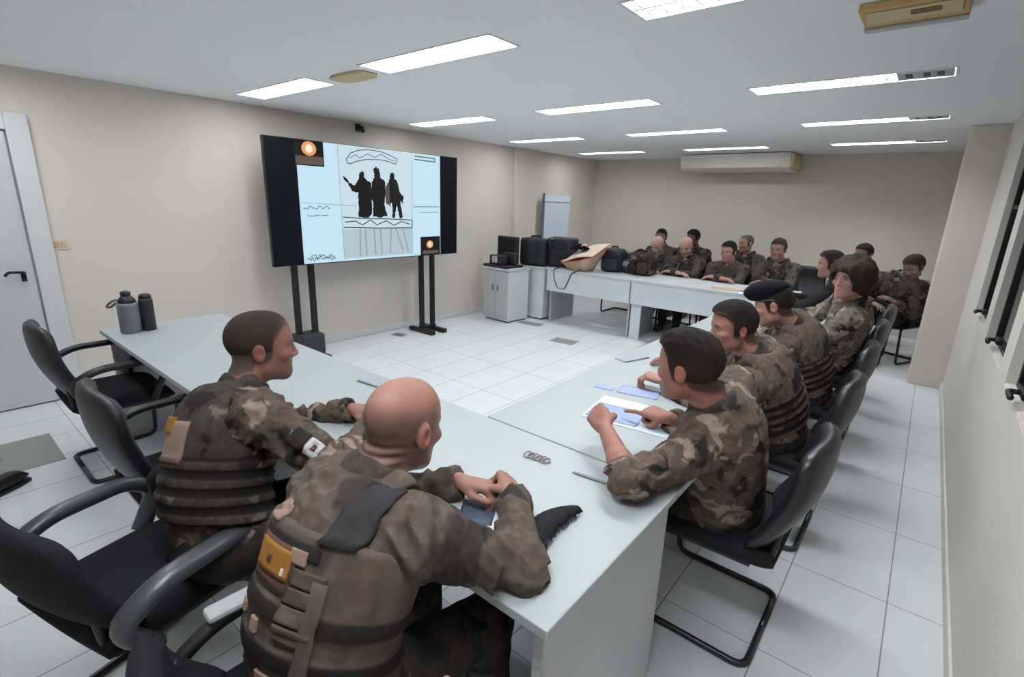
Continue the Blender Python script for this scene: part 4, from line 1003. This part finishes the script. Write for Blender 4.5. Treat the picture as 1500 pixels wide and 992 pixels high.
        def bands(p):
            h_ = (p-P_) @ s_; b = np.mod(h_, bp_)/bp_
            m = np.clip((b-.2)/.08, 0, 1)*np.clip((.8-b)/.08, 0, 1)
            low = np.clip((L*bl_-h_)/.02, 0, 1)
            return (-.0055*m*low+.0025*noise3(p, 40, seed+3)).astype(np.float32)
        if vest_bands: vo += [('d', bands, 0)]
        vobj = part('tactical_vest', vo, M[vest], None, body)
        V = np.empty(len(vobj.data.vertices)*3, np.float32); vobj.data.vertices.foreach_get('co', V); V = V.reshape(-1, 3)+org
        h_ = (V-P) @ s; b = np.mod(h_, bp_)/bp_; w_ = .06
        row = np.clip((.30-b)/w_+.5, 0, 1)+np.clip((b-.74)/w_+.5, 0, 1)
        if vtop: row = 1-row*.75
        row = row*np.clip((L*bl_-h_)/.006, 0, 1) if vest_bands else row*0
        at = vobj.data.attributes.new('Row', 'FLOAT', 'POINT'); at.data.foreach_set('value', np.clip(row, 0, 1).astype(np.float32))
    # ---- hair, beret
    Wh = lambda x, y, z: H+(A[0]*x+A[1]*y+A[2]*z)*Hs
    if hair and hair != 'none':
        i = {'buzz': .0035, 'crop': .009, 'bushy': .03, 'receding': .005}[hair]*Hs
        ho = [('u', ell(Wh(0, -.014, .032), np.array((.076, .098, .088))*Hs+i, A), .03), ('u', ell(Wh(0, .026, .032), np.array((.066, .064, .078))*Hs+i*.85, A), .03)]
        if hair == 'crop': ho += [('u', ell(Wh(0, .01, .085), np.array((.064, .086, .046))*Hs, A), .03)]
        if hair == 'bushy': ho += [('u', ell(Wh(0, -.02, .03), np.array((.100, .115, .104))*Hs, A), .03), ('u', ell(Wh(-.06, -.02, -.03), np.array((.05, .085, .09))*Hs, A), .03), ('u', ell(Wh(.06, -.02, -.03), np.array((.05, .085, .09))*Hs, A), .03)]
        Hf, Af = H.astype(np.float32), A.astype(np.float32)
        def strands(p):
            q = (p-Hf) @ Af.T/Hs
            if hair == 'bushy': return (.013*noise3(q*np.array((1, 1, .25), np.float32), 130, 3)+.010*noise3(q, 60, 4)+.003*noise3(q*np.array((1, 1, .2), np.float32), 420, 5)).astype(np.float32)
            k_ = .0022 if hair == 'crop' else .0010
            return (k_*noise3(q*np.array((1, .3, .6), np.float32), 300, 3)+k_*noise3(q, 130, 4)).astype(np.float32)
        ho += [('d', strands, 0)]
        if hair == 'bushy':
            ho += [('s', ell(Wh(-.006, .105, -.035), np.array((.066, .075, .092))*Hs, A), .008), ('i', plane(Wh(0, .0, -.085), A[1]*.35-A[2]), .01)]
        else:
            # hairline: across the forehead, over the temples, round the ears and down to the nape
            hz = .078 if hair == 'crop' else .086
            ho += [('i', lambda p: head_line(p, H.astype(np.float32), A.astype(np.float32), Hs, hz), .004)]
            for q_ in (-1, 1): ho += [('s', ell(Wh(q_*.085, -.014, -.016), np.array((.03, .021, .034))*Hs, A), .004)]
        hm_ = 'hair_attr' if hair in ('buzz', 'crop') else hair_mat
        hobj = part('hair', ho, M[hm_], min(res, .006) if not hres else hres, body, H-.19*Hs, H+.19*Hs, sm=1)
        if hm_ == 'hair_attr':      # shorter, paler hair along the hairline
            V = np.empty(len(hobj.data.vertices)*3, np.float32); hobj.data.vertices.foreach_get('co', V); V = V.reshape(-1, 3)+org
            q = (V-H) @ A.T/Hs; zl = np.interp(q[:, 1], [-.12, -.07, -.035, -.012, .012, .026, .034, .050, .066, .10], [-.078, -.072, -.060, -.012, -.034, -.030, .040, .060, hz-.002, hz+.004])
            hc_ = np.array({'hair_black': (.012, .009, .008), 'hair_buzz': (.042, .031, .026), 'hair_brown': (.034, .023, .017), 'hair_sandy': (.11, .075, .055)}[hair_mat]); tn = np.array(tone)
            e = np.clip((q[:, 2]-zl)/(.03 if hair == 'buzz' else .020), 0, 1); e = (e*e*(3-2*e))[:, None]
            side = np.clip((.06-q[:, 2])/.06, 0, 1)[:, None]*(.22 if hair == 'crop' else .05)
            c_ = hc_*(1-side)+tn*.45*side; c_ = c_*(.45+.55*e)+tn*.62*(.55*(1-e))
            at = hobj.data.color_attributes.new('Col', 'FLOAT_COLOR', 'POINT'); at.data.foreach_set('color', np.concatenate([c_, np.ones((len(c_), 1))], 1).astype(np.float32).ravel())
    if beret:
        bo = [('u', ell(Wh(.01, .03, .096), np.array((.102, .128, .058))*Hs, A), 0), ('u', ell(Wh(.05, .03, .075), np.array((.075, .085, .034))*Hs, A), .03), ('u', ell(Wh(0, .03, .055), np.array((.079, .098, .042))*Hs, A), .02), ('i', plane(Wh(0, 0, .034), nz(-A[2]+A[1]*.12)), .01), ('d', lambda p: (.003*noise3(p, 45, 6)).astype(np.float32), 0)]
        bt = part('beret', bo, M['beret'], min(res, .006), body, H-.2, H+.22)
        part('sweatband', [('u', tor(Wh(0, .008, .038), nz(A[2]-A[1]*.12), .079*Hs, .008, 1.2), 0)], M['black_plastic'], .006, bt, H-.15, H+.15)
    return dict(body=body, vest=vo, jacket=j, P=P, N=N, s=s, r=r, f=f, L=L, org=org, R=R, eL=eL, eR=eR, wL=wL, wR=wR, shl=shl, shr=shr)

def patch(pr, name, ops, c, d, ux, w, h, m, thick=.004, parent=None, lift=.001, nu=12, nv=8, keep=None):
    """a cloth patch laid onto the garment surface: c start point outside, d inward direction, ux the patch's width axis"""
    d = nz(d); ux = nz(np.asarray(ux)-d*np.dot(ux, d)); uy = np.cross(ux, d)
    U, W = np.meshgrid(np.linspace(-.5, .5, nu), np.linspace(-.5, .5, nv), indexing='ij')
    p = np.asarray(c)+U[..., None]*w*ux+W[..., None]*h*uy
    p = p.reshape(-1, 3)
    for _ in range(60): p = p+d*evalf(ops, p)[:, None]*.8
    e = 1e-3; g = np.stack([evalf(ops, p+np.eye(3)[i]*e)-evalf(ops, p-np.eye(3)[i]*e) for i in range(3)], 1); g = g/(np.linalg.norm(g, axis=1, keepdims=True)+1e-9)
    g0 = nz(g.mean(0)); g = g*.4+g0*.6; g /= np.linalg.norm(g, axis=1, keepdims=True)
    A_ = p+g*(lift+thick); B_ = p-g*.004
    b = MB(); n = nu*nv; ix = lambda i, j_: i*nv+j_; fs = []
    for i in range(nu-1):
        for j_ in range(nv-1): fs += [(ix(i, j_), ix(i+1, j_), ix(i+1, j_+1), ix(i, j_+1)), (n+ix(i, j_), n+ix(i, j_+1), n+ix(i+1, j_+1), n+ix(i+1, j_))]
    rim = [ix(i, 0) for i in range(nu)]+[ix(nu-1, k) for k in range(1, nv)]+[ix(i, nv-1) for i in range(nu-2, -1, -1)]+[ix(0, k) for k in range(nv-2, 0, -1)]
    for k in range(len(rim)): a, e_ = rim[k], rim[(k+1) % len(rim)]; fs.append((a, n+a, n+e_, e_))
    b.raw(list(A_-pr['org'])+list(B_-pr['org']), fs)
    return b.build(name, m, parent or pr['body'])
# ------------------------------------------------------------------ the people
def px(*a): return np.array(a, float)
H1 = px(-.915, .715, 1.055)
b1 = person('bald officer in brown camouflage leaning on the near table corner with clasped hands', P=(-.87, .43, .53), N=(-.915, .605, .93), H=H1, yaw=.0, hyaw=.12, hpitch=.2,
    larm=dict(w=(-.93, .925, .80), pole=(-1, -.1, -.7), d=(.85, .45, -.05), n=(.1, -.2, -1)), rarm=dict(w=(-.765, .97, .80), pole=(.75, -.6, -.25), d=(-.75, .6, .1), n=(-.5, -.4, -.75)),
    hair=None, bald=True, vest='vest_b1', jacket='camo_plain', tone=(.30, .15, .112), res=.0055, hres=.0042, hand=('loose', 'fist'), stubble=.3, seed=11, slouch=.045, shw=.178, sc=.93, fold=2.2, vtop=.80, vband=(.082, .52))
b2 = person('officer with cropped dark hair in camouflage and a dark vest beside the bald officer', P=(-1.58, .50, .53), N=(-1.69, .64, .93), H=(-1.70, .735, 1.09), yaw=-.2, hyaw=-.38, hpitch=.05,
    larm=dict(w=(-1.62, 1.02, .79), pole=(-1, 0, -.6), d=(.8, .6, 0), n=(0, 0, -1)), rarm=dict(w=(-1.42, .96, .80), pole=(1, -.4, -.4), d=(-.1, 1, .05), n=(-.6, 0, -.8)),
    hair='buzz', vest='vest_dk', jacket='camo', tone=(.26, .125, .092), res=.0055, hres=.0045, hand=('relax', 'loose'), stubble=.4, seed=21, slouch=.05, jaw=1.08, fold=2.0, vband=(.052, .6))
r1 = person('officer nearest on the window side with rolled sleeves and both forearms on the table', P=(-.43, 1.86, .53), N=(-.46, 1.70, .93), H=(-.55, 1.635, 1.075), yaw=1.5, hyaw=1.45, hpitch=.12,
    larm=dict(w=(-.74, 1.44, .855), pole=(1, -.75, -.25), d=(-.75, .5, .25), n=(.3, .6, -.6)), rarm=dict(w=(-.66, 1.80, .80), pole=(.5, .6, -.5), d=(-1, .1, .0), n=(0, .2, -1)),
    hair='crop', hair_mat='hair_black', vest=None, jacket='camo', tone=(.29, .135, .098), res=.0055, hres=.0045, sleeve=(.14, .9), hand=('fist', 'point'), stubble=.5, seed=31, jaw=1.0, fold=1.3)
r2 = person('second officer on the window side, short black hair, face turned towards the camera', P=(-.43, 2.68, .53), N=(-.55, 2.56, .90), H=(-.655, 2.50, 1.045), yaw=1.6, hyaw=2.3, hpitch=.12,
    larm=dict(w=(-.84, 2.20, .80), pole=(.3, -1, -.5), d=(-1, -.1, .1), n=(0, 0, -1)), rarm=dict(w=(-.92, 2.62, .79), pole=(.2, 1, -.5), d=(-1, -.2, 0), n=(0, 0, -1)),
    hair='crop', hair_mat='hair_black', vest='vest_camo', jacket='camo', tone=(.34, .165, .125), res=.0065, hres=.005, hand=('loose', 'relax'), seed=41)
r3 = person('officer in a black beret bending over the window side table', P=(-.43, 3.46, .53), N=(-.54, 3.33, .92), H=(-.64, 3.24, 1.055), yaw=1.55, hyaw=1.62, hpitch=.3,
    larm=dict(w=(-.92, 3.05, .79), pole=(.3, -1, -.5), d=(-1, .1, 0), n=(0, 0, -1)), rarm=dict(w=(-.92, 3.45, .79), pole=(.2, 1, -.5), d=(-1, -.1, 0), n=(0, 0, -1)),
    hair='buzz', hair_mat='hair_black', beret=True, vest='vest_camo', jacket='camo', tone=(.35, .18, .135), res=.007, hres=.0055, seed=51)
r4 = person('officer with bushy brown hair in tan camouflage turned towards the camera', P=(-.40, 4.28, .55), N=(-.33, 4.17, 1.0), H=(-.365, 4.09, 1.165), yaw=1.8, hyaw=2.6, hpitch=.05,
    larm=dict(w=(-.72, 3.95, .79), pole=(.6, -.6, -.6), d=(-1, .3, 0), n=(0, 0, -1)), rarm=dict(w=(-.80, 4.35, .79), pole=(.2, 1, -.5), d=(-1, -.1, 0), n=(0, 0, -1)),
    hair='bushy', hair_mat='hair_brown', vest=None, jacket='camo_tan', tone=(.50, .27, .22), res=.007, hres=.0055, seed=61, stubble=.1, headscale=1.1, fold=1.5)
r5 = person('officer in a black top with black hair at the end of the window side table', P=(-.42, 5.32, .54), N=(-.56, 5.40, .96), H=(-.66, 5.42, 1.13), yaw=1.6, hyaw=1.75, hpitch=.05,
    larm=dict(w=(-.95, 5.25, .79), pole=(.3, -1, -.5), n=(0, 0, -1)), rarm=dict(w=(-.95, 5.50, .79), pole=(.2, 1, -.5), n=(0, 0, -1)),
    hair='crop', hair_mat='hair_black', vest=None, jacket='shirt_black', tone=(.36, .20, .15), res=.009, hres=.0065, seed=71, collar='shirt_black')
r6 = person('officer with dark hair showing just above the bushy haired officer', P=(-.56, 7.50, .55), N=(-.58, 7.43, .96), H=(-.59, 7.40, 1.115), yaw=2.4, hyaw=2.6, hpitch=.1,
    larm=dict(w=(-.60, 7.02, .66), pole=(.3, -.5, -.5), n=(0, 0, -1)), rarm=dict(w=(-.85, 7.1, .66), pole=(-.6, .3, -.5), n=(0, 0, -1)),
    hair='crop', hair_mat='hair_black', vest=None, jacket='camo_far', tone=(.3, .17, .13), res=.010, hres=.008, seed=81)
r7 = person('slumped figure in dark camouflage half hidden behind the window side pillar', P=(-.16, 6.95, .52), N=(-.16, 6.84, .93), H=(-.08, 6.76, 1.07), yaw=2.7, hyaw=2.5, hpitch=.5,
    larm=dict(w=(-.16, 6.56, .70), pole=(.1, -.1, -.6), n=(-.5, 0, -.8)), rarm=dict(w=(-.34, 6.60, .66), pole=(-.8, .2, -.5), n=(0, 0, -1)),
    hair='crop', hair_mat='hair_brown', vest='vest_dk', jacket='camo_vest', tone=(.20, .13, .11), res=.009, hres=.007, seed=91, fold=2.2)
far = [
 ('pinkish bald officer on the far row behind the lumpy backpack', -2.86, 6.62, 1.08, 'none', None, 0, (.46, .30, .25), .45, 1, 'camo_far', 'vest_dk'),
 ('bald officer on the far row with folded arms, second from the backpack', -2.46, 6.60, 1.10, 'none', None, -.1, (.46, .29, .24), .5, 1, 'camo_far', 'vest_dk'),
 ('far row officer with black hair leaning on crossed forearms', -1.90, 6.55, 1.08, 'crop', 'hair_black', .2, (.42, .22, .17), .15, 0, 'camo_far', None),
 ('far row officer with dark hair nearest the window side', -1.36, 6.60, 1.15, 'crop', 'hair_brown', .1, (.28, .16, .125), .1, 0, 'camo_far', 'vest_dk'),
 ('officer in the back row with black hair behind the first bald officer', -3.24, 7.60, 1.13, 'crop', 'hair_black', -.2, (.28, .15, .115), .1, 0, 'camo_far', None),
 ('dark haired officer in the back row behind the second bald officer', -2.74, 7.60, 1.15, 'crop', 'hair_black', .3, (.12, .075, .06), .15, 0, 'camo_vest', None),
 ('officer with sandy cropped hair in the back row looking sideways', -1.99, 7.60, 1.13, 'buzz', 'hair_sandy', .5, (.42, .23, .18), .1, 0, 'camo_far', 'vest_dk'),
]
for i, (lab, x, y, z, hair_, hm, dy, tone, pit, bald_, jk_, vs_) in enumerate(far):
    yw = PI+dy*.5
    on = y < 7
    hd = .27 if on else .30
    zz = .79 if on else .62
    person(lab, P=(x, y+.14, .54), N=(x, y+.09, z-.17), H=(x, y, z), yaw=PI, hyaw=PI-dy*1.2, hpitch=pit,
        larm=dict(w=(x-.02, y-.30, zz), pole=(1, .2, -.4), d=(-1, -.2, 0), n=(0, 0, -1)), rarm=dict(w=(x+.06, y-.36, zz), pole=(-1, .2, -.4), d=(1, -.2, 0), n=(0, 0, -1)),
        hair=hair_, hair_mat=hm, bald=bool(bald_), vest=vs_, jacket=jk_, tone=tone, res=.010, hres=.0075, seed=100+i, stubble=.2, vest_bands=False, knee_dx=.1)
    chair(x, y+.06, PI, ['black chair of the first bald officer behind the lumpy backpack', 'black chair of the bald officer with folded arms', 'black chair of the far row officer leaning on crossed forearms', 'black chair of the far row officer nearest the window side', 'black back row chair behind the first bald officer', 'black back row chair behind the second bald officer', 'black back row chair of the sandy haired officer'][i], group='chairs of the far rows')
chair(-.55, 7.55, 2.4, 'black chair of the dark haired officer hidden behind the bushy haired one', group='chairs of the far rows')
chair(-.16, 7.0, 2.7, 'black chair under the slumped figure behind the pillar', group='chairs of the far rows')
chair(-1.17, 7.3, PI, 'empty black chair standing in the back row near the window side', group='chairs of the far rows')

# ---- patches of the near officers
def back_pt(pr, x, h, dist=.45): return pr['P']+pr['r']*x+pr['s']*h-pr['f']*dist
def both(pr): return [('u', lambda p: evalf(pr['jacket'], p), 0), ('u', lambda p: evalf(pr['vest'], p), 0)]
S1 = both(b1)
def bp1(name, x, h, w, hh, m, th=.005, par=None, dist=.45): return patch(b1, name, S1, back_pt(b1, x, h, dist), b1['f'], b1['r'], w, hh, m, th, par)
p = bp1('name_patch_backing', -.015, .29, .135, .09, M['patch_edge'])
bp1('name_tape', -.015, .298, .115, .056, M['patch_yellow'], .009, p)
bp1('name_tape_mark', -.02, .296, .012, .014, M['patch_edge'], .012, p); bp1('name_tape_mark', .029, .284, .006, .014, M['patch_white'], .012, p)
bp1('shoulder_pad', .118, .415, .07, .115, M['vest_pad'], .008)
for h in (.285, .25, .215, .18): bp1('webbing_panel', .085, h, .08, .031, M['camo_plain'], .005)
bp1('dark_yoke', .0, .335, .2, .03, M['vest_dark'], .004)
for x, h, w, hh in ((.03, .075, .045, .03), (.085, .075, .03, .03), (.05, .02, .09, .022), (-.02, .165, .022, .03), (-.075, .375, .05, .03), (.055, .322, .04, .028), (-.1, .17, .03, .02)): bp1('tan_tab', x, h, w, hh, M['patch_tan'], .006)
bp1('side_strap', .115, .19, .028, .2, M['camo_plain'], .007)
S2 = both(b2)
p = patch(b2, 'back_patch', S2, back_pt(b2, .055, .30), b2['f'], b2['r'], .13, .12, M['patch_tan'], .004)
patch(b2, 'name_tape', S2, back_pt(b2, .015, .345), b2['f'], b2['r'], .065, .05, M['patch_yellow'], .008, p)
ev = nz(b2['eR']-b2['shr']); mid = b2['shr']*.3+b2['eR']*.7
out = V3(.75, -.2, .35); out = nz(out-ev*np.dot(out, ev))
p = patch(b2, 'sleeve_badge', b2['jacket'], mid+out*.2, -out, ev, .045, .05, M['patch_white'], .004)
patch(b2, 'badge_emblem', b2['jacket'], mid+out*.2, -out, ev, .015, .02, M['patch_edge'], .006, p)
mid = b2['shr']*.48+b2['eR']*.52; patch(b2, 'dark_sleeve_patch', b2['jacket'], mid+out*.2, -out, ev, .05, .06, M['vest_dark'], .004)
